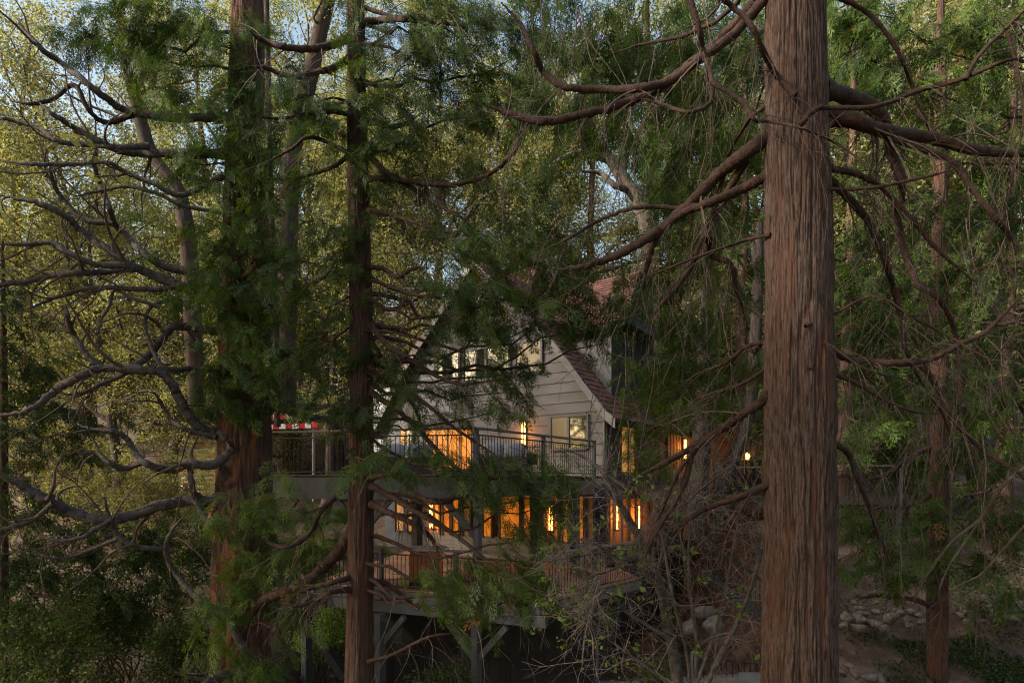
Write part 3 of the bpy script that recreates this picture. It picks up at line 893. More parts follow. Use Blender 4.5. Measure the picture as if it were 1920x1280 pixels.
# lower deck
LCn = P(1024, 1130, 13.9)[:2]; LLn = np.array((-5.2, 16.6)); LRn = P(1200, 1085, 17.3)[:2]
LRb = H(-.3, .2, 0)[:2]; LLb = H(8.5, -.2, 0)[:2]
deck_low = empty('lower_deck', (LCn[0], LCn[1], LOW_Z)); tag(deck_low, 'lower timber deck on braced slate grey posts under the upper deck', 'deck')
pl = [tuple(LLn), tuple(LCn), tuple(LRn), tuple(LRb), tuple(LLb)]
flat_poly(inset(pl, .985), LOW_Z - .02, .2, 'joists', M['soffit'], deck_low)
boards(deck_low, pl, LOW_Z - .01, LCn - LLn, .145, M['deck_wood'])
mb = MB(); mb.bar((*LLn, LOW_Z - .14), (*LCn, LOW_Z - .14), .05, .25); mb.build('fascia', M['steel_grey'], deck_low)
mb = MB(); mb.bar((*LCn, LOW_Z - .14), (*LRn, LOW_Z - .14), .05, .22); mb.build('fascia', M['rail_wood'], deck_low)
dl = (LCn - LLn) / np.linalg.norm(LCn - LLn)
b0 = LCn - dl * 6.2 + np.array((.0, .10)); b1 = LCn + np.array((-.04, .08)) + dl * .05
mb = MB(); mb.bar((*b0, LOW_Z - .42), (*b1, LOW_Z - .42), .14, .27); mb.build('beam', M['steel_grey'], deck_low)
railing(deck_low, [tuple(LLn + dl * .1), tuple(LCn - dl * .15), tuple(LRn)], LOW_Z, 1.0, .115)
q = P(893, 1200, 14.45); brace_post(deck_low, q[0], q[1], LOW_Z - .56, -6.1, .17, ((dl[0], dl[1]), (-dl[0], -dl[1])), LOW_Z - .56, .75)
q = P(713, 1200, 15.5); brace_post(deck_low, q[0], q[1], LOW_Z - .56, -6.1, .2, ((dl[0], dl[1]), (-dl[0], -dl[1])), LOW_Z - .56, .7)
q = P(575, 1200, 16.4); brace_post(deck_low, q[0], q[1], LOW_Z - .3, -6.1, .2, (), None)
# dark boarding added under the deck in place of the shade there
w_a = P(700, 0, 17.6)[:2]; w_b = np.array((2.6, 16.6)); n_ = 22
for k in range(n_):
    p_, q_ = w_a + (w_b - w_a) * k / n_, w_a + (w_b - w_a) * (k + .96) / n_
    mb = MB(); mb.bar((*p_, -4.6 - .0), (*q_, -4.6), .06, 3.2); mb.build('shade_board', M['soffit'], deck_low)
# raking dark brace seen beside the middle trunk
mb = MB(); mb.bar(P(560, 1140, 16.2), P(648, 1270, 15.6), .2, .2); mb.build('raking_prop', M['soffit'], deck_low)

# furniture on the decks
M['cushion'] = nmat('slate blue cushion', (.20, .225, .27), (.28, .31, .36), (1, 1, 1), 5, .9)
M['pillow'] = nmat('pale pillow', (.45, .45, .48), (.58, .58, .6), (1, 1, 1), 5, .9)
M['wicker'] = nmat('charcoal wicker', (.02, .02, .022), (.045, .045, .048), (4, 4, 4), 20, .8)
M['copper'] = nmat('copper red panel', (.42, .13, .05), (.55, .2, .08), (1, 1, 1), 3, .45)
def rounded(mb, c, ax, ay, sx, sy, sz, n=8, e=4):
    """soft cushion: superellipsoid at c with ground axes ax, ay"""
    V = []; Fq = []
    ax = np.append(ax, 0); ay = np.append(ay, 0)
    sp = lambda v: math.copysign(abs(v) ** (2 / e), v)
    for i in range(n + 1):
        ph = -math.pi / 2 + math.pi * i / n
        for j in range(2 * n):
            th = math.pi * j / n
            V.append(np.array(c) + ax * sx * sp(math.cos(ph)) * sp(math.cos(th)) + ay * sy * sp(math.cos(ph)) * sp(math.sin(th)) + np.array((0, 0, sz * sp(math.sin(ph)))))
    for i in range(n):
        for j in range(2 * n):
            Fq.append((i * 2 * n + j, i * 2 * n + (j + 1) % (2 * n), (i + 1) * 2 * n + (j + 1) % (2 * n), (i + 1) * 2 * n + j))
    mb.add(V, Fq)
def sofa(px, d, L, face, label):
    """a wicker sofa: base, arms, back, seat and back cushions, a pillow. face = ground direction the sitter looks"""
    c = P(px, 0, d)[:2]; fy = np.array(face, float); fy /= np.linalg.norm(fy); fx = np.array((fy[1], -fy[0]))
    r = empty('sofa', (c[0], c[1], UP_Z + .03)); tag(r, label, 'sofa', 'sofas on the upper deck')
    z = UP_Z + .03
    def blk(name, x0, x1, y0, y1, z0, z1, m):
        mb = MB(); q = [c + fx * x + fy * y for x, y in ((x0, y0), (x1, y0), (x1, y1), (x0, y1))]
        mb.hexa([(*p, z0) for p in q] + [(*p, z1) for p in q]); mb.build(name, m, r)
    blk('base', -L / 2, L / 2, -.4, .4, z, z + .28, M['wicker'])
    blk('backrest', -L / 2, L / 2, -.48, -.402, z, z + .46, M['wicker'])
    for s in (-1, 1): blk('arm', s * L / 2 - .06 if s > 0 else -L / 2 - .10, s * L / 2 + .10 if s > 0 else -L / 2 + .06, -.4, .4, z + .281, z + .56, M['wicker'])
    n = max(1, round(L / .75))
    for k in range(n):
        x = -L / 2 + .08 + (L - .16) * (k + .5) / n; w = (L - .16) / n / 2 - .01
        mb = MB(); rounded(mb, (*(c + fx * x + fy * .03), z + .36), fx, fy, w, .36, .08); mb.build('seat_cushion', M['cushion'], r, True)
        mb = MB(); rounded(mb, (*(c + fx * x - fy * .30), z + .64), fx, fy, w, .10, .20); mb.build('back_cushion', M['cushion'], r, True)
    mb = MB(); rounded(mb, (*(c - fx * (L / 2 - .3) - fy * .15), z + .62), fx, fy, .21, .08, .19, e=3); mb.build('pillow', M['pillow'], r, True)
sofa(950, 17.0, 1.3, (.2, 1), 'slate blue cushioned sofa behind the deck corner post, below the gable lamp')
sofa(762, 17.2, 1.6, (-.1, 1), 'dark wicker sofa behind the railing, just past the middle trunk')
# fire table with copper sides
q = P(800, 1060, 16.4); c = q[:2]
ft = empty('fire_table', (c[0], c[1], LOW_Z + .03)); tag(ft, 'copper red box table with pale top on the lower deck', 'table')
mb = MB(); mb.box(c[0] - .38, c[1] - .38, LOW_Z + .03, c[0] + .38, c[1] + .38, LOW_Z + .10); mb.build('plinth', M['soffit'], ft)
for s in range(4):
    an = s * math.pi / 2; nx, ny = math.cos(an), math.sin(an)
    mb = MB(); mb.bar((c[0] + nx * .36 - ny * .33, c[1] + ny * .36 + nx * .33, LOW_Z + .50), (c[0] + nx * .36 + ny * .33, c[1] + ny * .36 - nx * .33, LOW_Z + .50), .03, .78); mb.build('side_panel', M['copper'], ft)
mb = MB(); mb.prism([(c[0] - .46, c[1] - .46, LOW_Z + .90), (c[0] + .46, c[1] - .46, LOW_Z + .90), (c[0] + .46, c[1] + .46, LOW_Z + .90), (c[0] - .46, c[1] + .46, LOW_Z + .90)], (0, 0, .05)); mb.build('table_top', M['pillow'], ft)

# ------------------------------------------------------------------ right: cabin with porch, walkway, stair, fence, rock walls
cab = empty('garden_cabin', tuple(P(1360, 900, 25))); tag(cab, 'tan timber outbuilding with dark flat roof behind leaning trunks', 'cabin')
cz0, cz1 = P(0, 905, 25)[2] - .1, P(0, 812, 25)[2]
x0, x1 = P(1238, 0, 25)[0], P(1450, 0, 25)[0]
for k in range(7):
    z0 = -.2 + k * .36
    mb = MB(); mb.box(x0, 25.0 - .002 * (k % 2), z0, x1, 25.12, z0 + .345); mb.build('wall_board', M['tan_wood'], cab)
mb = MB(); mb.box(x0 - .4, 23.6, cz1, x1 + .3, 25.4, cz1 + .16); mb.build('roof', M['soffit'], cab)
for px in (1245, 1258, 1341, 1411, 1440):
    q = P(px, 0, 23.9); mb = MB(); mb.box(q[0] - .07, 23.8, -.3, q[0] + .07, 23.95, cz1 - .003); mb.build('post', M['siding_dark'], cab)
tube_lamp(1280, 822, 862, side_plane(), 'glowing tube lamp at the far end of the shaded side wall, beside rough trunks', 12)
mb = MB()
q = P(1402, 864, 23.5)
tl_ = empty('table_lamp', tuple(q)); tag(tl_, 'small amber lantern under the dark porch roof of the outbuilding', 'lantern')
v, f = tube(np.array([q + (0, 0, .0), q + (0, 0, .04), q + (0, 0, .05)]), [.10, .10, .02], 8); link('lamp_base', mesh_np('lamp_base', v, f, M['black_metal'], True), tl_)
v, f = tube(np.array([q + (0, 0, .06), q + (0, 0, .18), q + (0, 0, .30)]), [.06, .08, .06], 10); link('lamp_glass', mesh_np('lamp_glass', v, f, emis('lantern glow', (1, .45, .08), 6), True), tl_)
mb = MB(); mb.box(q[0] - .1, q[1] - .1, q[2] + .305, q[0] + .1, q[1] + .1, q[2] + .33); mb.build('lamp_cap', M['black_metal'], tl_)
ld = bpy.data.lights.new('lamp_light', 'POINT'); ld.energy = 8; ld.color = (1, .5, .14); ld.shadow_soft_size = .08
lo = bpy.data.objects.new('lamp_light', ld); COL.objects.link(lo); lo.parent = tl_; lo.matrix_parent_inverse = PW(tl_).inverted(); lo.location = tuple(q + (0, -.2, .2))
lt = empty('side_table', tuple(q - np.array((0, 0, .75)))); tag(lt, 'dark table under the lantern on the outbuilding porch', 'table')
mb = MB(); mb.box(q[0] - .5, q[1] - .3, q[2] - .05, q[0] + .6, q[1] + .35, q[2] - .003); mb.build('table_top', M['siding_dark'], lt)
for sx_, sy_ in ((-.44, -.25), (.52, -.25), (.52, .28), (-.44, .28)):
    mb = MB(); mb.box(q[0] + sx_ - .03, q[1] + sy_ - .03, q[2] - 1.3, q[0] + sx_ + .03, q[1] + sy_ + .03, q[2] - .052); mb.build('leg', M['siding_dark'], lt)

wk = empty('side_walkway', tuple(P(1600, 940, 19.5))); tag(wk, 'dark raised walkway with baluster railing beyond the largest trunk', 'walkway')
w0, w1 = P(1345, 930, 21.5), P(1690, 930, 19.2)
mb = MB(); mb.bar(w0 + (0, 0, -.12), w1 + (0, 0, -.12), .06, .26); mb.build('fascia', M['soffit'], wk)
wp = [tuple(w0[:2]), tuple(w1[:2]), tuple(w1[:2] + np.array((.3, 1.6))), tuple(w0[:2] + np.array((.3, 1.6)))]
boards(wk, wp, w0[2] - .03, w1[:2] - w0[:2], .145, M['rail_wood'])
railing(wk, [tuple(w0[:2]), tuple(w1[:2])], w0[2], .95, .12)
for px in (1480, 1690):
    q = P(px, 930, 19.4); mb = MB(); mb.bar((q[0], q[1] + .1, -4), (q[0], q[1] + .1, q[2] - .26), .16, .16); mb.build('post', M['siding_dark'], wk)

# metal stair with raking rails between the shrub and the largest trunk
st = empty('outdoor_stair', tuple(P(1420, 1190, 15.2))); tag(st, 'dark metal stair with sloping railings behind the twiggy shrub', 'stair')
s0, s1 = P(1320, 1075, 16.6), P(1500, 1215, 14.8)
for off in (0, .9):
    o = np.array((.25 * off, off, 0))
    mb = MB(); mb.bar(s0 + o, s1 + o, .05, .24); mb.build('stringer', M['soffit'], st)
    mb = MB(); mb.bar(s0 + o + (0, 0, .9), s1 + o + (0, 0, .9), .05, .05); mb.build('handrail', M['black_metal'], st)
    for k in range(22):
        p = s0 + (s1 - s0) * (k + .5) / 22 + o
        mb = MB(); mb.bar(p + (0, 0, .1), p + (0, 0, .88), .016, .016); mb.build('baluster', M['black_metal'], st)
for k in range(11):
    p = s0 + (s1 - s0) * (k + .5) / 11
    mb = MB(); mb.hexa([p + (-.13, .03, .02), p + (.13, .03, .02), p + (.35, .87, .02), p + (.09, .87, .02), p + (-.13, .03, .06), p + (.13, .03, .06), p + (.35, .87, .06), p + (.09, .87, .06)]); mb.build('tread', M['siding_dark'], st)

fn = empty('garden_fence', tuple(P(1300, 1270, 14))); tag(fn, 'low black baluster fence along the path at the foot of the slope', 'fence')
f0, f1 = P(1120, 1272, 15.2), P(1500, 1262, 13.4)
railing(fn, [tuple(f0[:2]), tuple(f1[:2])], f0[2] - .05, .95, .12, cap=False, post=.06)
kb = empty('retaining_kerb', (f0[0], f0[1], f0[2] - .4)); 
mb = MB(); mb.bar(f0 + (0, -.05, -.22), f1 + (.4, -.05, -.10), .3, .3); o = mb.build('retaining_kerb', M['concrete']); bpy.data.objects.remove(kb)
tag(o, 'grey concrete kerb under the black fence', 'kerb')
mb = MB(); pp = [P(1385, 1262, 12.6), P(1470, 1262, 12.6), P(1560, 1330, 10.8), P(1380, 1330, 10.8)]
mb.prism([(p[0], p[1], -3.72) for p in pp], (0, 0, -2.6)); o = mb.build('path', M['concrete']); tag(o, kind='structure')

def stone_mesh(g, s, squash=(1, 1, .7)):
    """an angular lump: a small sphere pushed about and cut flat"""
    V = []; n, m = 5, 8
    for i in range(n + 1):
        ph = -math.pi / 2 + math.pi * i / n
        for j in range(m):
            th = 2 * math.pi * j / m
            V.append((math.cos(ph) * math.cos(th), math.cos(ph) * math.sin(th), math.sin(ph)))
    V = np.array(V)
    for _ in range(7):
        nn = g.normal(size=3); nn /= np.linalg.norm(nn); c = g.uniform(.38, .7)
        dd = V @ nn - c; V = V - np.clip(dd, 0, None)[:, None] * nn
    V = V * np.array(squash) * s * (1 + .06 * g.normal(size=(len(V), 1)))
    Fq = [(i * m + j, i * m + (j + 1) % m, (i + 1) * m + (j + 1) % m, (i + 1) * m + j) for i in range(n) for j in range(m)]
    return V, np.array(Fq)
M['stone'] = nmat('grey brown field stone', (.085, .07, .062), (.23, .19, .172), (1, 1, 1), 2.2, .9, .6, 16)
M['stone_pale'] = nmat('pale rubble', (.15, .12, .10), (.30, .255, .22), (1, 1, 1), 3, .9, .5, 18)
gS = np.random.default_rng(50)
STONES = []
for k in range(8):
    v, f = stone_mesh(gS, 1.0, (1, .85, gS.uniform(.55, .8)))
    STONES.append((mesh_np('stone', v, f, M['stone']), mesh_np('stone', v, f, M['stone_pale'])))
def stones(root, rows, pale=0, g=gS, d=None):
    for (px, py, w, d_) in rows:
        p = P(px, py, d_)
        o = bpy.data.objects.new('stone', STONES[int(g.integers(0, 8))][pale]); COL.objects.link(o); o.parent = root
        o.matrix_parent_inverse = PW(root).inverted()
        s = w * .5 / F_PX * d_
        o.location = tuple(p); o.scale = (s * g.uniform(.95, 1.2), s * g.uniform(.8, 1.1), s * g.uniform(.8, 1.1)); o.rotation_euler = (g.uniform(-.25, .25), g.uniform(-.25, .25), g.uniform(0, 6.28))
rw = empty('rock_wall', tuple(P(1650, 1180, 15.6))); tag(rw, 'dry stone wall of big angular rocks between the largest and the slim trunk', 'rock wall')
stones(rw, [(1584, 1156, 42, 15.5), (1581, 1172, 30, 15.3), (1612, 1160, 44, 15.5), (1608, 1175, 40, 15.3), (1640, 1168, 38, 15.4), (1622, 1150, 30, 15.7), (1602, 1130, 24, 15.9), (1616, 1140, 24, 15.8), (1672, 1158, 34, 15.6), (1690, 1148, 26, 15.7), (1700, 1160, 28, 15.5), (1684, 1143, 20, 15.8), (1707, 1145, 22, 15.8), (1722, 1153, 26, 15.7), (1730, 1165, 26, 15.6), (1655, 1176, 24, 15.3), (1642, 1146, 22, 15.8), (1570, 1166, 30, 15.4), (1704, 1172, 24, 15.4)])
rw2 = empty('rock_wall', tuple(P(1860, 1165, 16))); tag(rw2, 'low ragged rock wall in the leaf litter past the slim trunk', 'rock wall')
stones(rw2, [(1800 + 18 * k + gS.uniform(-4, 4), 1152 - 1.4 * k + gS.uniform(-5, 5), gS.uniform(24, 36), 15.9) for k in range(8)] + [(1808 + 22 * k, 1138 - 1.2 * k + gS.uniform(-4, 4), gS.uniform(20, 32), 16.2) for k in range(6)] + [(1815 + 26 * k, 1164 - 2 * k, gS.uniform(20, 28), 15.7) for k in range(5)])
rw3 = empty('rubble', tuple(P(610, 1260, 15))); tag(rw3, 'pale rubble stones tumbled on the slope beside the middle trunk', 'rubble')
rs = []
for k in range(60):
    px, py = gS.uniform(560, 655), gS.uniform(1185, 1290)
    if py < 1185 + (px - 560) * .2: continue
    dd = 12.5
    for d_ in np.arange(12, 20, .25):
        if P(px, py, d_)[2] < ground_z(P(px, py, d_)[0], d_): dd = d_; break
    rs.append((px, py, gS.uniform(9, 20), dd))
stones(rw3, rs, 1)
rw4 = empty('edging_stones', tuple(P(1600, 1260, 12.2))); tag(rw4, 'flat stones edging the path at the foot of the largest trunk', 'edging stones')
stones(rw4, [(1576, 1258, 34, 12.2), (1602, 1262, 40, 12.1), (1628, 1268, 34, 12.0), (1590, 1248, 30, 12.4), (1650, 1272, 30, 12.0)])
bl = empty('boulder_heap', tuple(P(1330, 1190, 15.6))); tag(bl, 'heap of three large grey boulders behind the twiggy shrub', 'boulders'); stones(bl, [(1298, 1176, 58, 15.7), (1342, 1172, 70, 15.8), (1320, 1150, 50, 16.0)], 0)

# left: neighbouring cabin, striped barrier
nc = empty('log_cabin', tuple(P(378, 905, 33))); tag(nc, 'pale and orange log cabin glimpsed left of the old cedar', 'cabin')
M['log_a'] = nmat('sunlit log', (.50, .30, .15), (.62, .42, .25), (1, 1, 1), 2, .8); M['log_b'] = nmat('white chinking', (.55, .50, .44), (.66, .6, .54), (1, 1, 1), 2, .8)
lx0, lx1 = P(338, 0, 33)[0], P(530, 0, 33)[0]
for k in range(17):
    z = -1.2 + k * .24
    v, f = tube(np.array([(lx0, 33, z), ((lx0 + lx1) / 2, 33.02, z + .01), (lx1, 33, z)]), .12, 8)
    link('log', mesh_np('log', v, f, M['log_a' if k % 2 else 'log_b'], True), nc)
mb = MB(); mb.prism([(lx0 - .5, 32.3, 2.9), (lx1 + .4, 32.3, 2.9), (lx1 + .4, 35.5, 4.6), (lx0 - .5, 35.5, 4.6)], (0, 0, .15)); mb.build('roof', M['shingle_dark'], nc)
mb = MB(); mb.box(lx0, 33.2, -3, lx1, 36, 2.95); mb.build('inner_wall', M['tan_wood'], nc)
br = empty('road_barrier', tuple(P(540, 815, 27))); tag(br, 'red and white striped road barrier behind the upper deck railing', 'barrier')
M['red'] = nmat('red reflective paint', (.55, .02, .03), (.65, .04, .05), (1, 1, 1), 2, .4); M['white'] = nmat('white paint', (.7, .68, .66), (.8, .78, .76), (1, 1, 1), 2, .5)
for r_, zz in ((0, 800), (1, 782)):
    for k in range(8):
        a = P(500 + k * 12, zz - k * .4, 27); b = P(511.5 + k * 12, zz - k * .4, 27)
        mb = MB(); mb.bar(a, b, .04, .2); mb.build('stripe', M['red' if (k + r_) % 2 else 'white'], br)
for px in (506, 588):
    mb = MB(); q = P(px, 772, 27.06); mb.bar((q[0], q[1], -.8), q, .09, .07); mb.build('leg', M['frame'], br)

# ------------------------------------------------------------------ near cedars
def cedar(name, label, ctrl, mat, nu, nv, furrows, depth, seed, loc=None, flare=0, burls=()):
    r = empty(name, tuple(ctrl[0][:3])); tag(r, label, 'cedar tree')
    link('trunk', trunk_mesh('trunk', ctrl, mat, nu, nv, furrows, depth, seed, flare, burls), r)
    return r
def pxr(px, py, d, wpx): return (*P(px, py, d), wpx / 2 / F_PX * d)

tree_a = cedar('old_cedar_tree', 'broad old red barked cedar with twisted dead limbs reaching out of its trunk',
    [pxr(446, 1500, 13, 140), pxr(446, 1250, 13, 116), pxr(455, 1000, 13, 104), pxr(457, 850, 13, 98), pxr(460, 700, 13, 90), pxr(460, 560, 13, 84), pxr(463, 300, 13, 70), pxr(465, 0, 13, 56), pxr(466, -300, 13, 34)],
    M['bark_a'], 150, 250, 30, .045, 11, flare=1, burls=((math.radians(-100), 6.6, .16, .10),))
tree_b = cedar('cedar_tree', 'slim reddish cedar trunk standing before the left end of the decks',
    [pxr(672, 1500, 10.5, 62), pxr(673, 1250, 10.5, 53), pxr(677, 900, 10.5, 47), pxr(677, 600, 10.5, 42), pxr(670, 300, 10.5, 38), pxr(665, 0, 10.5, 33), pxr(660, -300, 10.5, 20)],
    M['bark_b'], 120, 240, 26, .02, 12)
tree_c = cedar('cedar_tree', 'largest and nearest straight cedar trunk with furrowed red brown bark',
    [pxr(1499, 1480, 7, 142), pxr(1499, 1280, 7, 134), pxr(1497, 900, 7, 126), pxr(1495, 640, 7, 121), pxr(1493, 300, 7, 113), pxr(1491, 0, 7, 104), pxr(1490, -320, 7, 88)],
    M['bark_c'], 310, 370, 56, .030, 13)
tree_d = cedar('cedar_tree', 'slim straight cedar trunk standing between the two rock walls',
    [pxr(1757, 1420, 14.6, 40), pxr(1757, 1200, 14.6, 36), pxr(1760, 900, 14.6, 33), pxr(1762, 600, 14.6, 29), pxr(1764, 200, 14.6, 20), pxr(1764, -60, 14.6, 8)],
    M['bark_b'], 96, 200, 20, .02, 14)
tree_e = cedar('young_cedar_tree', 'young dark cedar at the edge of the frame under the dead limbs',
    [pxr(6, 1300, 14, 20), pxr(6, 1000, 14, 17), pxr(7, 700, 14, 13), pxr(5, 450, 14, 5)], M['bark_b'], 40, 90, 12, .01, 15)
tree_f = cedar('cedar_tree', 'drooping cedar standing past the largest trunk at the frame edge',
    [pxr(2080, 1400, 12, 70), pxr(2080, 900, 12, 60), pxr(2075, 400, 12, 48), pxr(2070, -100, 12, 34)], M['bark_b'], 60, 90, 20, .02, 16)

crowns = {}
def cr(tree):
    if tree.name not in crowns: crowns[tree.name] = (tree, NB(), NB(), NB())
    return crowns[tree.name]
def pads(tree, rows, d, seed, limbs=.5, **kw):
    t, c, w, l = cr(tree); b = tree.location
    cedar_pads(c, w, rows, (b.x, b.y), d, seed, **kw)
    # limbs that carry the pads
    g = np.random.default_rng(seed + 5)
    for row in rows:
        if g.random() > limbs: continue
        e = P(row[0], row[1], d + (row[4] if len(row) > 4 else 0))
        s = np.array((b.x, b.y, e[2] + g.uniform(-.1, .5)))
        L = np.linalg.norm(e - s)
        if L < .3 or L > 5.5: continue
        p = sag(s, e, .10 * L, 9, g, .05)
        v, f = tube(p, np.linspace(.022 + .006 * L, .006, 9), 6); l.add(v, f)

pads(tree_a, [(380, 60, 110, 60), (290, 100, 80, 60), (480, 110, 70, 70), (330, 180, 70, 40), (440, 190, 90, 50), (420, 260, 70, 50), (360, 300, 50, 40), (480, 320, 60, 60), (430, 400, 80, 50), (385, 450, 60, 40), (485, 470, 70, 60), (370, 515, 55, 28), (450, 560, 80, 45), (485, 640, 60, 55), (415, 680, 60, 45), (500, 715, 50, 45), (430, 745, 60, 40), (390, 560, 50, 30), (500, 580, 60, 40), (240, 40, 70, 40), (160, 60, 70, 40), (540, 330, 40, 40), (560, 230, 50, 30), (340, 20, 90, 40)], 12.3, 31, size=.42, dens=1.12)
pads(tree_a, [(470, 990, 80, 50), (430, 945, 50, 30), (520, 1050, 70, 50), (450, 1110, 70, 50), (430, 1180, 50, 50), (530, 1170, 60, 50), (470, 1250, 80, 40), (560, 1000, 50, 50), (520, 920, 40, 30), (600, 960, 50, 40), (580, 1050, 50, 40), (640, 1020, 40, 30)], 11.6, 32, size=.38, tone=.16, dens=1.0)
pads(tree_b, [(740, 50, 80, 60), (830, 30, 90, 50), (910, 50, 80, 60), (960, 110, 60, 60), (770, 120, 80, 60), (860, 140, 90, 60), (720, 180, 60, 50), (930, 190, 60, 50), (640, 210, 50, 40), (800, 210, 80, 40), (590, 190, 50, 30), (880, 235, 60, 40), (690, 240, 50, 40), (760, 260, 50, 40), (610, 250, 40, 40), (700, 300, 40, 40), (960, 20, 70, 40), (680, 90, 40, 50), (820, 90, 80, 60), (560, 170, 40, 25)], 10.0, 33, size=.36, tone=-.06, dens=1.08)
pads(tree_b, [(730, 345, 45, 45), (860, 330, 60, 50), (800, 320, 40, 40), (600, 350, 40, 30), (620, 420, 60, 40), (580, 480, 60, 35), (660, 430, 45, 35), (640, 500, 50, 35), (620, 570, 55, 50), (600, 645, 45, 45), (655, 655, 45, 45), (620, 740, 55, 50), (660, 810, 45, 45), (570, 640, 35, 35), (700, 700, 25, 40), (560, 540, 40, 30)], 10.2, 34, size=.34)
pads(tree_b, [(960, 410, 70, 50), (900, 460, 70, 45), (1020, 460, 70, 45), (960, 510, 90, 45), (870, 540, 80, 45), (1065, 520, 60, 40), (1000, 560, 80, 35), (900, 590, 60, 35), (840, 600, 45, 35), (960, 600, 50, 30), (930, 560, 60, 35), (1010, 605, 45, 28), (1050, 585, 50, 28), (890, 565, 50, 30), (985, 535, 60, 30), (1150, 590, 30, 30), (930, 640, 50, 35), (1085, 560, 45, 30), (1130, 645, 28, 35), (830, 640, 35, 30), (860, 400, 50, 40), (1100, 620, 30, 30)], 9.3, 35, size=.36, tone=.0, hang=1.0)
pads(tree_b, [(830, 725, 60, 35), (900, 705, 60, 35), (945, 735, 45, 45), (775, 740, 45, 35), (965, 690, 40, 30), (860, 775, 55, 25), (755, 690, 35, 35), (790, 800, 40, 25), (930, 770, 35, 30), (720, 760, 25, 50)], 9.8, 36, size=.32)
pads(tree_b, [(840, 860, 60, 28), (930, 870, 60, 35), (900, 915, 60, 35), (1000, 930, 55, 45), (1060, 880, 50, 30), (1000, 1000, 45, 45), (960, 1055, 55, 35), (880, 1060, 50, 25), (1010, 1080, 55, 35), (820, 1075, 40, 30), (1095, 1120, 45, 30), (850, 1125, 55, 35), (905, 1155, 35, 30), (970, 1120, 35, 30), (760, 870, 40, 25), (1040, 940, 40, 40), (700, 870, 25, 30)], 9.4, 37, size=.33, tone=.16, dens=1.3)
pads(tree_c, [(1050, 60, 70, 60), (1120, 120, 70, 60), (1180, 60, 70, 60), (1270, 60, 70, 50), (1350, 70, 60, 60), (1220, 150, 60, 50), (1330, 190, 60, 50), (1400, 120, 30, 60), (1100, 210, 50, 50), (1020, 180, 50, 50), (1150, 260, 50, 40), (1290, 270, 60, 50), (1390, 250, 40, 50), (1010, 300, 40, 40), (1260, 350, 50, 40)], 9.2, 38, limbs=.3, size=.36, hang=1.3, dens=1.2, tone=-.05)
pads(tree_c, [(960 + 78 * i + (j % 2) * 36, 20 + 72 * j, 50, 42) for j in range(4) for i in range(6)], 12.2, 46, limbs=.12, protos=SPRAYS_LO, size=.46, hang=1.2, dens=.5, tone=-.02, spread=.9)
pads(tree_c, [(1290, 340, 50, 50), (1380, 400, 50, 50), (1320, 470, 60, 50), (1390, 540, 40, 50), (1280, 540, 60, 50), (1340, 610, 50, 50), (1220, 500, 50, 40), (1400, 680, 30, 50), (1230, 590, 40, 40), (1310, 690, 50, 40), (1180, 600, 30, 30), (1270, 620, 40, 40)], 10.5, 39, limbs=.2, size=.36, hang=1.1, tone=.0)
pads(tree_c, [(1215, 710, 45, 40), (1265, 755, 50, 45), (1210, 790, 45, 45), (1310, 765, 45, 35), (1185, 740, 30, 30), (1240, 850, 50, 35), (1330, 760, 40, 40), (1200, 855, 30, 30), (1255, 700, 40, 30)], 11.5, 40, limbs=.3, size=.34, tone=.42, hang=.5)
pads(tree_f, [(1620, 50, 70, 60), (1700, 60, 70, 60), (1790, 50, 70, 60), (1870, 110, 60, 60), (1650, 150, 60, 50), (1740, 170, 70, 50), (1830, 200, 60, 50), (1890, 280, 40, 50), (1600, 120, 40, 60), (1690, 250, 50, 40), (1780, 240, 50, 40), (1600, 20, 60, 40), (1880, 30, 60, 40)], 11.5, 41, protos=SPRAYS_LO, size=.42, hang=1.3, tone=.05)
pads(tree_f, [(1620, 330, 50, 40), (1700, 390, 60, 50), (1800, 400, 60, 50), (1880, 400, 50, 50), (1630, 470, 50, 50), (1740, 500, 60, 50), (1850, 530, 60, 50), (1640, 610, 50, 50), (1780, 620, 60, 50), (1880, 650, 50, 50), (1610, 710, 40, 40), (1720, 720, 60, 40), (1850, 750, 60, 50), (1800, 840, 50, 40), (1880, 880, 50, 50), (1590, 560, 30, 50), (1690, 560, 50, 40)], 12.6, 42, protos=SPRAYS_LO, size=.42, hang=1.0, tone=-.06)
pads(tree_d, [(1640, 980, 60, 35), (1740, 970, 50, 30), (1840, 975, 60, 40), (1885, 1050, 50, 50), (1640, 1045, 60, 35), (1760, 1040, 50, 35), (1600, 1000, 40, 40), (1820, 1060, 50, 30), (1690, 1080, 50, 25), (1880, 960, 40, 40), (1850, 1130, 40, 25)], 13.8, 43, protos=SPRAYS_LO, size=.42, tone=.06)
pads(tree_e, [(50, 620, 50, 45), (30, 560, 40, 40), (70, 700, 70, 45), (40, 760, 60, 35), (110, 840, 80, 45), (50, 860, 50, 40), (150, 800, 50, 30), (30, 680, 40, 40), (90, 760, 60, 30)], 13.7, 44, protos=SPRAYS_LO, size=.40, tone=-.12, hang=.4)
pads(tree_e, [(150, 1005, 120, 40), (80, 1060, 80, 50), (240, 1060, 90, 45), (190, 1120, 80, 40), (60, 950, 70, 40), (280, 1000, 60, 40), (60, 1180, 70, 50), (320, 1100, 50, 40)], 13.2, 45, protos=SPRAYS_LO, size=.42, tone=-.16, hang=.5)

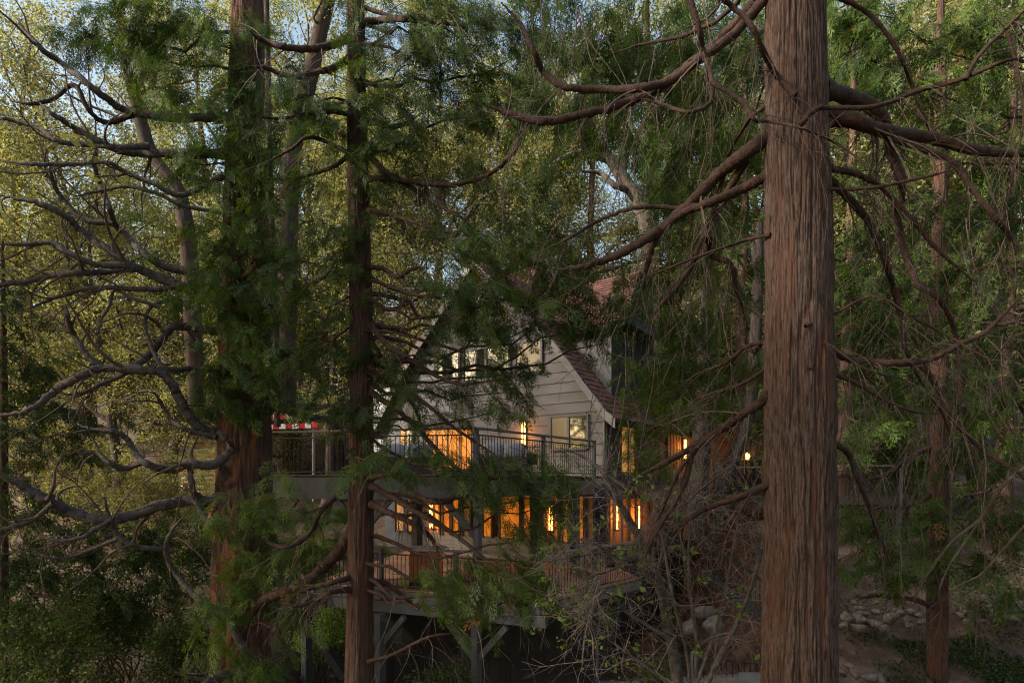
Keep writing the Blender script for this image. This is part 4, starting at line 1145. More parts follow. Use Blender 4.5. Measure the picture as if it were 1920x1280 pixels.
# limbs traced over the photograph: (tree, bark, [(x, y)...], width in and out in photo pixels, distance at both ends)
LIMBS = [
 (tree_a, 'limb_grey', [(425, 937), (350, 940), (300, 948), (240, 968), (190, 976), (130, 958), (90, 938), (50, 915), (-10, 882)], 22, 18, 12.6, 11.0),
 (tree_a, 'limb_grey', [(210, 973), (180, 990), (150, 1008), (110, 1012), (65, 1003)], 9, 6, 11.7, 11.2),
 (tree_a, 'limb_grey', [(100, 942), (60, 975), (20, 988), (-20, 996)], 9, 6, 11.2, 10.8),
 (tree_a, 'limb_grey', [(320, 1030), (290, 1028), (250, 1022), (222, 1005), (205, 970), (195, 930)], 11, 7, 12.2, 11.7),
 (tree_a, 'limb_grey', [(222, 1008), (180, 1026), (130, 1044), (95, 1046), (62, 1030)], 8, 5, 11.9, 11.5),
 (tree_a, 'limb_grey', [(430, 822), (395, 810), (370, 798), (345, 765), (325, 725), (300, 698), (250, 692), (195, 690), (150, 705), (110, 728), (60, 765), (0, 778)], 21, 13, 12.6, 11.2),
 (tree_a, 'limb_grey', [(195, 690), (165, 668), (140, 630), (128, 600), (122, 570)], 12, 8, 11.8, 11.6),
 (tree_a, 'limb_grey', [(250, 694), (200, 715), (160, 735), (125, 748)], 10, 7, 12.0, 11.8),
 (tree_a, 'limb_grey', [(250, 690), (280, 665), (300, 640), (320, 615), (345, 612), (395, 620), (420, 625)], 13, 15, 12.3, 12.7),
 (tree_a, 'limb_grey', [(405, 818), (370, 812), (340, 800), (320, 785), (305, 760), (290, 735)], 10, 7, 12.5, 12.0),
 (tree_a, 'limb_grey', [(440, 832), (425, 855), (395, 872), (355, 870), (320, 880), (280, 872), (255, 850), (240, 825), (215, 808), (180, 806), (148, 796)], 20, 7, 12.5, 11.8),
 (tree_a, 'limb_grey', [(265, 866), (235, 878), (205, 868), (180, 848), (148, 852)], 11, 6, 12.0, 11.7),
 (tree_a, 'limb_grey', [(355, 872), (360, 905), (366, 935), (390, 975), (430, 985)], 11, 13, 12.3, 12.6),
 (tree_a, 'limb_grey', [(440, 545), (370, 545), (320, 530), (270, 508), (240, 495), (205, 470), (150, 430), (115, 400), (60, 378), (-10, 366)], 20, 10, 12.7, 11.3),
 (tree_a, 'limb_grey', [(400, 540), (340, 535), (300, 542), (240, 541), (170, 540), (100, 560), (50, 580)], 13, 6, 12.6, 11.9),
 (tree_a, 'limb_grey', [(250, 503), (190, 510), (140, 512), (90, 518), (40, 530), (-10, 534)], 13, 9, 12.2, 11.4),
 (tree_a, 'limb_grey', [(245, 497), (180, 495), (130, 475), (100, 455), (60, 458), (-10, 458)], 12, 8, 12.1, 11.4),
 (tree_a, 'limb_grey', [(350, 508), (310, 500), (270, 475), (240, 445), (215, 420), (205, 390), (190, 350), (178, 310), (180, 270), (178, 220)], 15, 6, 12.6, 11.9),
 (tree_a, 'limb_grey', [(215, 418), (160, 412), (120, 375), (100, 345), (92, 310)], 11, 7, 12.3, 11.8),
 (tree_a, 'limb_grey', [(430, 290), (330, 288), (270, 288), (220, 282), (180, 262), (140, 240), (100, 215), (70, 190)], 17, 8, 12.6, 11.6),
 (tree_a, 'limb_grey', [(280, 275), (220, 275), (150, 270), (110, 265), (70, 240), (20, 225), (-10, 222)], 11, 7, 12.2, 11.2),
 (tree_a, 'limb_grey', [(440, 220), (340, 222), (280, 216), (230, 205), (190, 178), (150, 145), (110, 115), (75, 90), (50, 62), (32, 36)], 16, 8, 12.6, 11.3),
 (tree_a, 'limb_red', [(250, 215), (200, 230), (165, 205), (140, 160), (100, 185), (60, 195), (20, 190)], 10, 6, 12.1, 11.4),
 (tree_a, 'limb_grey', [(420, 330), (340, 365), (290, 345), (240, 325), (200, 305), (140, 308), (60, 308), (-10, 298)], 10, 7, 12.5, 11.3),
 (tree_a, 'limb_grey', [(420, 400), (340, 385), (300, 365), (240, 350), (180, 360), (140, 368)], 8, 5, 12.5, 11.8),
 (tree_a, 'limb_grey', [(300, 575), (250, 560), (215, 545), (205, 575), (190, 600), (182, 640)], 7, 4, 12.2, 12.0),
 (tree_a, 'limb_grey', [(430, 700), (370, 690), (310, 690), (280, 640), (272, 600), (290, 570), (330, 560)], 11, 5, 12.6, 12.2),
 (tree_a, 'limb_grey', [(460, 770), (500, 762), (530, 765), (570, 780), (612, 782)], 26, 12, 12.6, 13.4),
 (tree_a, 'limb_grey', [(500, 590), (508, 560), (515, 530), (512, 505)], 16, 12, 12.7, 12.6),
 (tree_a, 'limb_grey', [(480, 690), (520, 665), (555, 665), (585, 690), (600, 715)], 26, 18, 13.2, 14.2),
 (tree_a, 'limb_red', [(500, 530), (540, 530), (570, 535), (605, 520), (625, 500)], 9, 6, 12.5, 11.5),
 (tree_a, 'limb_grey', [(470, 1240), (420, 1150), (380, 1130), (330, 1075), (310, 1030), (325, 990), (350, 965)], 16, 5, 12.4, 11.8),
 (tree_a, 'limb_grey', [(480, 1260), (430, 1262), (370, 1290)], 22, 18, 12.3, 11.6),
 (tree_b, 'limb_red', [(660, 905), (625, 935), (600, 960), (580, 1000), (540, 1025), (500, 1015), (460, 990)], 12, 6, 10.4, 9.8),
 (tree_b, 'limb_red', [(655, 1105), (620, 1110), (590, 1125), (560, 1135), (520, 1130)], 11, 6, 10.3, 9.8),
 (tree_b, 'limb_red', [(660, 1080), (630, 1090), (590, 1100), (560, 1110)], 12, 8, 10.4, 10.0),
 (tree_b, 'limb_red', [(665, 985), (640, 1025), (610, 1060), (575, 1090), (530, 1110), (490, 1130), (460, 1180)], 24, 18, 10.9, 11.6),
 (tree_b, 'limb_red', [(655, 70), (620, 85), (580, 92), (530, 88), (490, 75), (470, 60)], 15, 9, 10.4, 9.6),
 (tree_b, 'limb_red', [(655, 110), (620, 130), (580, 138), (545, 145), (500, 128), (470, 125)], 13, 7, 10.4, 9.7),
 (tree_b, 'limb_red', [(655, 290), (630, 310), (590, 325), (540, 335), (490, 335)], 9, 5, 10.4, 9.8),
 (tree_b, 'limb_red', [(660, 215), (620, 210), (570, 215), (520, 222), (480, 218)], 9, 5, 10.5, 9.9),
 (tree_b, 'limb_red', [(668, 290), (640, 280), (610, 265), (575, 258), (545, 280), (500, 305)], 9, 5, 10.3, 9.7),
 (tree_b, 'limb_red', [(680, 42), (720, 38), (760, 36), (810, 40), (870, 50)], 14, 7, 10.4, 9.8),
 (tree_b, 'limb_red', [(690, 290), (720, 320), (760, 345), (800, 370), (840, 395), (880, 415)], 12, 6, 10.3, 9.4),
 (tree_b, 'limb_red', [(690, 335), (740, 335), (800, 345), (860, 345), (920, 325), (960, 290), (975, 270)], 10, 7, 10.2, 9.3),
 (tree_b, 'limb_red', [(690, 395), (740, 405), (800, 425), (850, 440)], 9, 4, 10.3, 9.6),
 (tree_b, 'limb_red', [(690, 500), (720, 505), (745, 520), (770, 505), (790, 500)], 10, 6, 10.3, 9.9),
 (tree_b, 'limb_red', [(695, 525), (740, 540), (790, 555), (860, 555)], 8, 5, 10.3, 9.4),
 (tree_b, 'limb_red', [(695, 610), (730, 650), (770, 675), (820, 705), (860, 720), (890, 720)], 12, 5, 10.3, 9.3),
 (tree_b, 'limb_red', [(697, 640), (720, 675), (750, 720), (780, 770), (790, 800)], 9, 4, 10.4, 10.0),
 (tree_b, 'limb_red', [(695, 735), (740, 765), (780, 800), (820, 845), (860, 880), (900, 897), (935, 893), (960, 880)], 12, 5, 10.3, 9.2),
 (tree_b, 'limb_red', [(690, 685), (730, 720), (790, 750), (850, 800), (910, 840), (950, 870)], 9, 4, 10.2, 9.1),
 (tree_b, 'limb_red', [(695, 895), (735, 890), (765, 910), (785, 930), (820, 942), (850, 935), (855, 905)], 12, 5, 10.3, 9.8),
 (tree_b, 'limb_red', [(695, 910), (740, 935), (790, 965), (850, 1000), (900, 1040), (960, 1090), (1000, 1110)], 12, 5, 10.2, 9.0),
 (tree_b, 'limb_red', [(695, 945), (740, 965), (780, 985), (810, 1010), (825, 1040)], 13, 7, 10.3, 9.9),
 (tree_b, 'limb_red', [(695, 820), (720, 840), (760, 860), (800, 872), (850, 878)], 7, 4, 10.3, 9.8),
 (tree_b, 'limb_red', [(665, 770), (675, 760), (685, 785), (690, 815)], 6, 4, 10.2, 10.0),
 (tree_b, 'limb_red', [(690, 1240), (740, 1225), (800, 1195), (860, 1185)], 8, 4, 10.2, 9.6),
 (tree_c, 'limb_red', [(1440, -10), (1380, 60), (1320, 105), (1260, 150), (1200, 165), (1130, 168), (1060, 163), (1020, 135), (1000, 95), (975, 45), (940, 5)], 19, 9, 7.0, 7.6),
 (tree_c, 'limb_red', [(1420, 0), (1370, 55), (1310, 110), (1240, 160), (1170, 195), (1090, 215), (1020, 228), (960, 215), (918, 200)], 20, 13, 7.1, 7.8),
 (tree_c, 'limb_red', [(1450, 250), (1400, 285), (1350, 325), (1300, 375), (1250, 420), (1200, 455), (1140, 485), (1090, 500), (1040, 505)], 28, 10, 7.0, 8.0),
 (tree_c, 'limb_red', [(1450, 325), (1390, 355), (1330, 380), (1280, 400), (1235, 440), (1215, 490), (1205, 540)], 20, 9, 7.1, 7.8),
 (tree_c, 'limb_red', [(1400, 300), (1370, 350), (1340, 400), (1315, 455), (1290, 510), (1250, 560), (1215, 600)], 15, 7, 7.3, 7.9),
 (tree_c, 'limb_red', [(1300, 395), (1240, 388), (1180, 392), (1120, 415), (1070, 445), (1010, 475)], 9, 5, 7.6, 8.3),
 (tree_c, 'limb_red', [(1330, 450), (1335, 480), (1370, 495), (1380, 540), (1400, 600)], 12, 7, 7.6, 8.0),
 (tree_c, 'limb_red', [(1445, 740), (1380, 785), (1320, 825), (1260, 860), (1200, 890)], 20, 8, 7.0, 8.2),
 (tree_c, 'limb_red', [(1300, 838), (1285, 900), (1260, 950), (1230, 1000), (1200, 1060)], 12, 6, 7.4, 7.8),
 (tree_c, 'limb_red', [(1320, 825), (1275, 880), (1240, 960), (1215, 1010)], 8, 4, 7.4, 7.8),
 (tree_c, 'limb_red', [(1445, 905), (1390, 930), (1330, 950), (1290, 975), (1260, 1000)], 15, 7, 7.0, 7.9),
 (tree_c, 'limb_red', [(1445, 440), (1400, 450), (1340, 470), (1260, 500), (1200, 525)], 7, 4, 6.9, 7.4),
 (tree_c, 'limb_red', [(1440, 640), (1400, 650), (1360, 680), (1310, 700), (1270, 730)], 9, 4, 7.1, 7.9),
 (tree_c, 'limb_red', [(1440, 690), (1390, 720), (1340, 735), (1290, 755)], 8, 4, 7.1, 7.9),
 (tree_c, 'limb_red', [(1490, 180), (1455, 140), (1430, 95), (1410, 50), (1370, 10), (1340, -10)], 12, 9, 6.62, 6.3),
 (tree_c, 'limb_red', [(1290, -10), (1310, 50), (1320, 100), (1335, 150), (1330, 195), (1290, 210), (1240, 195), (1200, 185)], 12, 5, 6.6, 6.9),
 (tree_c, 'limb_red', [(1335, 155), (1390, 190), (1415, 225), (1440, 228), (1500, 240), (1570, 270), (1640, 320)], 8, 4, 6.55, 6.2),
 (tree_c, 'limb_red', [(1500, 235), (1530, 205), (1560, 202), (1640, 200), (1720, 172), (1800, 150), (1870, 120), (1930, 105)], 10, 7, 6.6, 6.0),
 (tree_c, 'limb_red', [(1810, 150), (1835, 105), (1880, 60), (1930, 10)], 8, 7, 6.1, 5.8),
 (tree_c, 'limb_red', [(1545, 355), (1590, 355), (1650, 350), (1720, 335), (1790, 318)], 8, 5, 6.75, 6.4),
 (tree_c, 'limb_red', [(1540, 165), (1600, 185), (1640, 205), (1662, 240), (1672, 290), (1690, 340), (1690, 400)], 30, 14, 7.1, 8.2),
 (tree_c, 'limb_red', [(1545, 215), (1600, 225), (1660, 245), (1740, 258), (1830, 280), (1930, 292)], 26, 18, 7.1, 7.6),
 (tree_c, 'limb_red', [(1545, 230), (1600, 235), (1660, 255), (1720, 275), (1780, 300), (1820, 350), (1860, 400), (1900, 450), (1930, 475)], 15, 9, 7.0, 7.0),
 (tree_c, 'limb_red', [(1545, 315), (1600, 325), (1650, 350), (1700, 400), (1760, 470), (1830, 530)], 12, 6, 7.1, 7.4),
 (tree_c, 'limb_red', [(1545, 330), (1580, 360), (1630, 420), (1660, 490), (1680, 560), (1700, 640)], 16, 8, 7.2, 7.9),
 (tree_c, 'limb_red', [(1510, 612), (1560, 590), (1640, 555), (1700, 590), (1760, 620), (1830, 660), (1900, 700)], 6, 3, 6.6, 6.3),
 (tree_c, 'limb_red', [(1552, 655), (1600, 675), (1680, 680), (1740, 675), (1800, 645), (1850, 620), (1925, 545)], 15, 8, 7.0, 6.8),
 (tree_c, 'limb_red', [(1520, 692), (1535, 660), (1552, 645), (1620, 690), (1690, 710), (1720, 722)], 5, 3, 6.6, 6.3),
 (tree_c, 'limb_red', [(1552, 700), (1600, 715), (1660, 750), (1710, 770), (1760, 775)], 9, 5, 7.0, 7.2),
 (tree_c, 'limb_red', [(1730, 685), (1760, 730), (1790, 790), (1840, 840), (1900, 880), (1930, 905)], 11, 7, 7.3, 7.2),
 (tree_c, 'limb_red', [(1555, 825), (1590, 850), (1610, 900), (1630, 950), (1650, 1010), (1670, 1060)], 13, 6, 7.2, 7.8),
 (tree_c, 'limb_red', [(1680, 540), (1690, 600), (1700, 660), (1730, 720), (1770, 780), (1790, 850)], 9, 5, 7.6, 8.0),
 (tree_c, 'limb_red', [(1680, 380), (1690, 450), (1720, 530), (1760, 560), (1790, 620), (1800, 700), (1800, 790)], 14, 6, 8.0, 8.4),
 (tree_c, 'limb_red', [(1560, -10), (1620, 20), (1660, 60), (1690, 110), (1710, 160), (1730, 210), (1745, 255)], 9, 5, 7.4, 7.8),
 (tree_c, 'limb_red', [(1890, 60), (1920, 200), (1905, 300), (1880, 420)], 6, 3, 6.4, 6.6),
 (tree_f, 'twig', [(1930, 870), (1880, 910), (1840, 970), (1790, 1010), (1750, 1060), (1720, 1110), (1712, 1140)], 7, 3, 7.6, 7.8),
 (tree_f, 'twig', [(1930, 975), (1880, 1030), (1840, 1075), (1790, 1100)], 5, 3, 7.6, 7.8),
 (tree_f, 'twig', [(1880, 910), (1820, 1000), (1780, 1060), (1760, 1110), (1765, 1140), (1740, 1170)], 5, 2, 7.7, 7.9),
 (tree_d, 'limb_red', [(1755, 835), (1720, 850), (1690, 870), (1660, 890), (1620, 900)], 12, 7, 14.6, 13.4),
 (tree_d, 'limb_red', [(1755, 920), (1725, 940), (1690, 950), (1650, 950), (1620, 965)], 10, 5, 14.6, 13.6),
 (tree_d, 'limb_red', [(1755, 1140), (1720, 1125), (1680, 1120), (1640, 1116), (1610, 1124)], 10, 6, 14.6, 13.8),
]
gT = np.random.default_rng(77)
for n, (tree, mt, pts, w0, w1, d0, d1) in enumerate(LIMBS):
    v, f, q, r = px_branch(pts, w0, w1, d0, d1, 10, 9, .045, n)
    link('branch', mesh_np('branch', v, f, M[mt], True), tree)
    t_, c_, w_, l_ = cr(tree)
    if tree is tree_a:
        for _ in range(3 if w0 > 8 else 1):
            i_ = int(gT.integers(len(q) // 4, len(q) - 2)); d_ = q[i_ + 1] - q[i_ - 1]; d_ = d_ / np.linalg.norm(d_) + gT.normal(0, .5, 3); d_ /= np.linalg.norm(d_)
            cv_ = gT.normal(0, .16, 3) + np.array((0, 0, .05)); L_ = gT.uniform(.9, 2.2); pp_ = [q[i_]]
            for _s in range(14):
                d_ = d_ + cv_ + gT.normal(0, .10, 3); d_ /= np.linalg.norm(d_); pp_.append(pp_[-1] + d_ * L_ / 14)
            pp_ = np.array(pp_); rr_ = np.linspace(max(.012, r[i_] * .5), .005, 15)
            w_.add(*tube(pp_, rr_, 6, .05, i_))
            grow_twigs(w_, pp_, rr_ * .7, gT, 5, .55, .0, 2, 3, .8, None, .3)
        grow_twigs(w_, q, r * .5, gT, 7 if w0 > 8 else 4, .85, .0, 3, 3, .8, None, .3)
    else:
        grow_twigs(w_, q, r * .5, gT, 10, .9, .85, 2, 3, .8, None, .2)
# long bare twigs that hang through the upper middle and the right side
def hanging(tree, n, x0, x1, y0, y1, d0, d1, seed, L=(.7, 2.2), tilt=.25):
    g = np.random.default_rng(seed); w = cr(tree)[2]
    for _ in range(n):
        p = P(g.uniform(x0, x1), g.uniform(y0, y1), g.uniform(d0, d1))
        d = np.array((g.normal(0, tilt), g.normal(0, tilt), -1.)); k = 8; l = g.uniform(*L)
        pts = [p]; d /= np.linalg.norm(d)
        cv = g.normal(0, .12, 3)
        for s in range(k):
            d = d + cv * .3 + g.normal(0, .07, 3); d /= np.linalg.norm(d); pts.append(pts[-1] + d * l / k)
        pts = np.array(pts); r = np.linspace(g.uniform(.005, .011), .0022, k + 1)
        v, f = tube(pts, r, 4); w.add(v, f)
        grow_twigs(w, pts, r, g, 3, .35, .4, 1, 3)
hanging(tree_c, 70, 930, 1430, -60, 420, 7.2, 9.5, 81)
hanging(tree_c, 45, 1130, 1440, 430, 860, 7.4, 9.5, 82, tilt=.5)
hanging(tree_c, 110, 1560, 1930, 150, 900, 7.0, 10.5, 83, tilt=.45)
hanging(tree_b, 45, 690, 1000, 250, 900, 9.2, 10.2, 84, L=(.5, 1.4), tilt=.5)
hanging(tree_d, 40, 1570, 1900, 820, 1040, 10, 14, 85, tilt=.5)
hanging(tree_b, 14, 720, 1000, 1080, 1150, 9.0, 9.8, 86, L=(.5, 1.3), tilt=.35)
for (t, c, w, l) in crowns.values():
    c.build('crown', M['cedar_leaf'], t)
    o = w.build('twigs', M['twig'], t)
    if o: tag(o, kind='stuff')
    o = l.build('limbs', M['limb_red'], t, True)
    if o: tag(o, kind='stuff')

# ------------------------------------------------------------------ cedars standing further back
def grow_cedar(seed, height=17, low=2.2, reach=3.3, n=80, r0=.26):
    g = np.random.default_rng(seed); wood = NB(); leaf = NB()
    t = np.linspace(0, 1, 14)
    q = np.stack([.12 * np.sin(t * 4 + seed), .12 * np.sin(t * 3 + seed * 2), t * height], -1)
    wood.add(*tube(q, r0 * (1 - .93 * t), 10, .03, seed))
    for k in range(n):
        h = low + (height - low - .3) * ((k + g.uniform(0, 1)) / n) ** .9
        an = g.uniform(0, 6.283); L = (reach * (1 - (h / height) ** 1.5) + .5) * g.uniform(.6, 1.15)
        d = np.array((math.cos(an), math.sin(an), 0))
        s_ = np.array((0, 0, h)); e = s_ + d * L + np.array((0, 0, g.uniform(-.55, -.05) * L * .6))
        p = sag(s_, e, .10 * L, 9, g, .05)
        wood.add(*tube(p, np.linspace(.02 + .008 * L, .005, 9), 4))
        m = int(7 + 5 * L); i0 = g.integers(2, 8, m); fr = g.random((m, 1))
        pos = p[i0] * (1 - fr) + p[i0 + 1] * fr + g.normal(0, .10, (m, 3))
        dd = d * g.uniform(.2, 1.0, (m, 1)) + g.normal(0, .6, (m, 3)) + np.array((0, 0, -1.)) * g.uniform(.3, 1.3, (m, 1))
        put_sprays(leaf, pos, dd, g.uniform(.35, .75, m), np.clip(.36 + g.normal(0, .1) + g.normal(0, .15, m), 0, .92), g, SPRAYS_LO)
    return (mesh_np('trunk', np.vstack(wood.v), np.vstack(wood.f), M['bark_b'], True), mesh_np('crown', np.vstack(leaf.v), np.vstack(leaf.f), M['cedar_leaf'], False, np.concatenate(leaf.w)))
BACK_CEDARS = [grow_cedar(900), grow_cedar(903, 19, 3.0, 3.8, 84, .3)]
for k, (px, d, kind, sc, label) in enumerate((
        (1590, 20.5, 1, 1.0, 'dark cedar close behind the largest trunk, over the walkway'),
        (1890, 19.5, 0, 1.1, 'dark cedar behind the slim cedar at the frame edge'),
        (1560, 23, 0, 1.1, 'dark cedar rising behind the walkway railing'),
        (1390, 24, 1, 1.0, 'tall dark cedar behind the tan outbuilding'),
        (1270, 28, 0, 1.15, 'tall cedar behind the right end of the house roof'),
        (1780, 27, 1, 1.1, 'tall cedar high on the slope behind the slim cedar'))):
    X = (px - CX) / F_PX * d
    r = empty('background_cedar', (X, d, float(ground_z(X, d)) - .2)); tag(r, label, 'cedar tree', 'cedars further back')
    for nm, me in zip(('trunk', 'crown'), BACK_CEDARS[kind]):
        o = bpy.data.objects.new(nm, me); COL.objects.link(o); o.parent = r
    r.rotation_euler = (0, 0, k * 2.3); r.scale = (sc, sc, sc)

# ------------------------------------------------------------------ bare shrub in front of the decks
sh = empty('bare_shrub', tuple(P(1285, 1400, 9))); tag(sh, 'tangled leafless grey shrub with a few fresh leaves before the lower deck', 'shrub')
STEMS = [([(1290, 1420), (1270, 1280), (1252, 1170), (1232, 1080), (1200, 1010), (1165, 950), (1135, 890), (1100, 860), (1050, 838)], 26, 5, 9.0, 8.4),
         ([(1250, 1150), (1210, 1060), (1150, 1040), (1090, 1010), (1030, 1060)], 9, 3, 8.9, 8.2),
         ([(1300, 1420), (1290, 1240), (1262, 1120), (1240, 1000), (1225, 940)], 9, 4, 8.8, 8.5),
         ([(1280, 1400), (1340, 1250), (1390, 1150), (1420, 1060), (1436, 980)], 12, 6, 8.6, 7.8),
         ([(1300, 1400), (1305, 1200), (1290, 1080), (1300, 960), (1325, 880)], 8, 4, 8.9, 8.6),
         ([(1240, 1100), (1180, 1060), (1120, 1075), (1060, 1050)], 7, 3, 8.8, 8.2),
         ([(1300, 1300), (1350, 1150), (1380, 1000), (1400, 900)], 7, 3, 8.7, 8.2),
         ([(1260, 1200), (1180, 1150), (1130, 1110), (1100, 1180), (1090, 1260)], 8, 3, 8.8, 8.4),
         ([(1230, 1080), (1260, 980), (1310, 920), (1380, 870)], 7, 3, 8.8, 8.4),
         ([(1280, 1300), (1200, 1240), (1130, 1190), (1080, 1150)], 6, 3, 8.7, 8.3)]
tw = NB(); tips = []
gB = np.random.default_rng(91)
for n, (pts, w0, w1, d0, d1) in enumerate(STEMS):
    v, f, q, r = px_branch(pts, w0, w1, d0, d1, 8, 7, .06, 500 + n)
    link('stem', mesh_np('stem', v, f, M['limb_grey'], True), sh)
    grow_twigs(tw, q, np.clip(r, .008, .013), gB, 21, .85, .10, 2, 4, 1.0, tips, .34)
    grow_twigs(tw, q, np.minimum(r, .009), gB, 6, .45, .10, 3, 3, 1.0, tips, .4)
tag(tw.build('twigs', M['twig_grey'], sh), kind='stuff')
lf = NB(); sel = gB.choice(len(tips), 90, replace=False)
for k in sel:
    p = tips[k][-1]; n = int(gB.integers(4, 12))
    v, f = leaf_cards(n, p + gB.normal(0, .05, (n, 3)), gB, .085, .2, .6); lf.add(v, f, np.repeat(gB.random(n), 4))
lf.build('leaves', M['shrub_leaf'], sh)

# ------------------------------------------------------------------ oaks and other broadleaved trees
def grow_oak(seed, height=15, spread=5.5, leaves=42000, leaf=.10, trunk_r=.28, lean=(0, 0), first=.25, nlimb=11):
    """trunk and limbs as one tube mesh, leaves in clusters on the outer twigs; base at the origin"""
    g = np.random.default_rng(seed)
    wood = NB(); tips = []
    t = np.linspace(0, 1, 10)
    path = np.stack([lean[0] * t ** 1.4 + .35 * np.sin(t * 5 + g.uniform(0, 6)), lean[1] * t ** 1.4 + .35 * np.sin(t * 4 + g.uniform(0, 6)), t * height * .93], -1)
    path[0, :2] = 0
    q = catmull(path, 4); rr = trunk_r * (1 - .88 * np.linspace(0, 1, len(q)) ** .9)
    wood.add(*tube(q, rr, 9, .04, seed))
    def limb(p, d, L, r, lev):
        k = 7; pts = [p]
        for s in range(k):
            d = d + g.normal(0, .24, 3); d[2] += .05 if lev < 2 else -.02
            d /= np.linalg.norm(d); pts.append(pts[-1] + d * L / k)
        pts = np.array(pts); rs = np.linspace(r, r * .3, k + 1)
        wood.add(*tube(pts, rs, 6 if lev == 0 else 4))
        if lev >= 2: tips.append(pts); return
        for _ in range(5 if lev == 0 else 4):
            i = int(g.integers(2, k + 1)); dd = d * .5 + g.normal(0, .75, 3); dd /= np.linalg.norm(dd)
            limb(pts[i], dd, L * g.uniform(.4, .65), rs[i] * .65, lev + 1)
        tips.append(pts[k // 2:])
    for n in range(nlimb):
        h = first + (1 - first) * (n + g.uniform(0, .8)) / nlimb
        i = int(h * (len(q) - 1)); an = n * 2.4 + g.uniform(-.5, .5)
        up = .15 + .7 * h
        d = np.array((math.cos(an), math.sin(an), up)); d /= np.linalg.norm(d)
        limb(q[i], d, spread * (1.15 - .6 * abs(h - .45) * 1.4) * g.uniform(.7, 1.1), rr[i] * .55, 0)
    pts = np.vstack([np.array(a) for a in tips])
    nc = leaves // 14
    c = pts[g.integers(0, len(pts), nc)] + g.normal(0, .22, (nc, 3))
    cv = np.clip(.45 + g.normal(0, .17, nc), 0, 1)
    pos = (c[:, None, :] + g.normal(0, .17, (nc, 14, 3))).reshape(-1, 3)
    v, f = leaf_cards(len(pos), pos, g, leaf, .1, .55)
    var = np.repeat(np.clip(np.repeat(cv, 14) + g.normal(0, .12, len(pos)), 0, 1), 4)
    return wood, (v, f, var)
OAKS = []
for k in range(5):
    w, (v, f, var) = grow_oak(400 + k, height=[15, 17, 13, 18, 14][k], spread=[5.2, 5.6, 5.0, 6.0, 4.6][k], leaf=.114, leaves=[29000, 31000, 26000, 32000, 25000][k], lean=[(1.5, 0), (-2, .5), (.5, 1), (-.8, -.4), (2.2, .2)][k], trunk_r=[.26, .30, .24, .33, .22][k])
    OAKS.append((mesh_np('trunk', np.vstack(w.v), np.vstack(w.f), M['oak_bark'], True), mesh_np('crown', v, f, M['oak_leaf'], False, var)))
def oak(px, d, k, rot, sc, label, group=None, x=None, name='oak_tree'):
    X = (px - CX) / F_PX * d if x is None else x
    z = float(ground_z(X, d)) - .15
    r = empty(name, (X, d, z)); tag(r, label, 'oak tree', group)
    for nm, me in (('trunk', OAKS[k][0]), ('crown', OAKS[k][1])):
        o = bpy.data.objects.new(nm, me); COL.objects.link(o); o.parent = r
    r.rotation_euler = (0, 0, rot); r.scale = (sc, sc, sc)
    return r
gO = np.random.default_rng(600)
WOOD = 'yellow green oak in the sunlit wood rising behind the house'
rows = []
for d, n, x0, x1 in ((27, 9, -260, 2150), (33, 10, -200, 2100), (40, 11, -200, 2150), (50, 12, -200, 2150)):
    for k in range(n):
        px = x0 + (x1 - x0) * (k + gO.uniform(.1, .9)) / n
        if d < 30 and 620 < px < 1330: continue
        rows.append((px, d + gO.uniform(-2, 2)))
for k, (px, d) in enumerate(rows):
    oak(px, d, int(gO.integers(0, 5)), gO.uniform(0, 6.28), gO.uniform(.85, 1.2), WOOD, 'oaks of the wood behind the house')

for k, (px, d, sc) in enumerate(((-60, 29, 1.3), (60, 32, 1.35), (180, 30, 1.3), (330, 31, 1.35), (600, 29, 1.3), (800, 31, 1.3), (500, 33, 1.45), (700, 36, 1.5), (930, 34, 1.45), (1090, 33, 1.4), (1230, 35, 1.45), (420, 36, 1.5), (1000, 38, 1.55), (1480, 26, 1.1), (1700, 25, 1.1), (1850, 23, 1.1))):
    oak(px, d, (k * 2 + 1) % 5, k * 1.7, sc, WOOD, 'oaks of the wood behind the house')
# unseen oaks of the wood beyond the frame, added to shade the near trees
for k, (x, y, sc) in enumerate(((-13, 4, 1.1), (-18, 11, 1.4), (-22, 14, 1.5), (-26, 12, 1.55), (-12, -2, 1.1), (-24, 5, 1.5), (-10.5, .3, 1.15), (-8, -7, 1.2), (0, -10, 1.2), (8, -7, 1.15), (14, 1, 1.15), (17, 9, 1.2), (4, -17, 1.3), (-7, -17, 1.3), (22, 16, 1.3))):
    oak(0, y, k % 5, k * 2.1, sc, 'unseen yellow green oak added beyond the frame to shade the near trees', 'unseen shading oaks beyond the frame', x=x)
# scrub of young oaks under the wood
gU = np.random.default_rng(610)
for k in range(44):
    d = gU.uniform(24, 46); px = gU.uniform(-80, 2000)
    if d < 33 and 560 < px < 1480: continue
    o = oak(px, d, int(gU.integers(0, 5)), gU.uniform(0, 6.28), gU.uniform(.26, .42), 'low young oak of the scrub under the wood behind the house', 'young oaks under the wood', name='young_oak')
    o.location.z -= .6

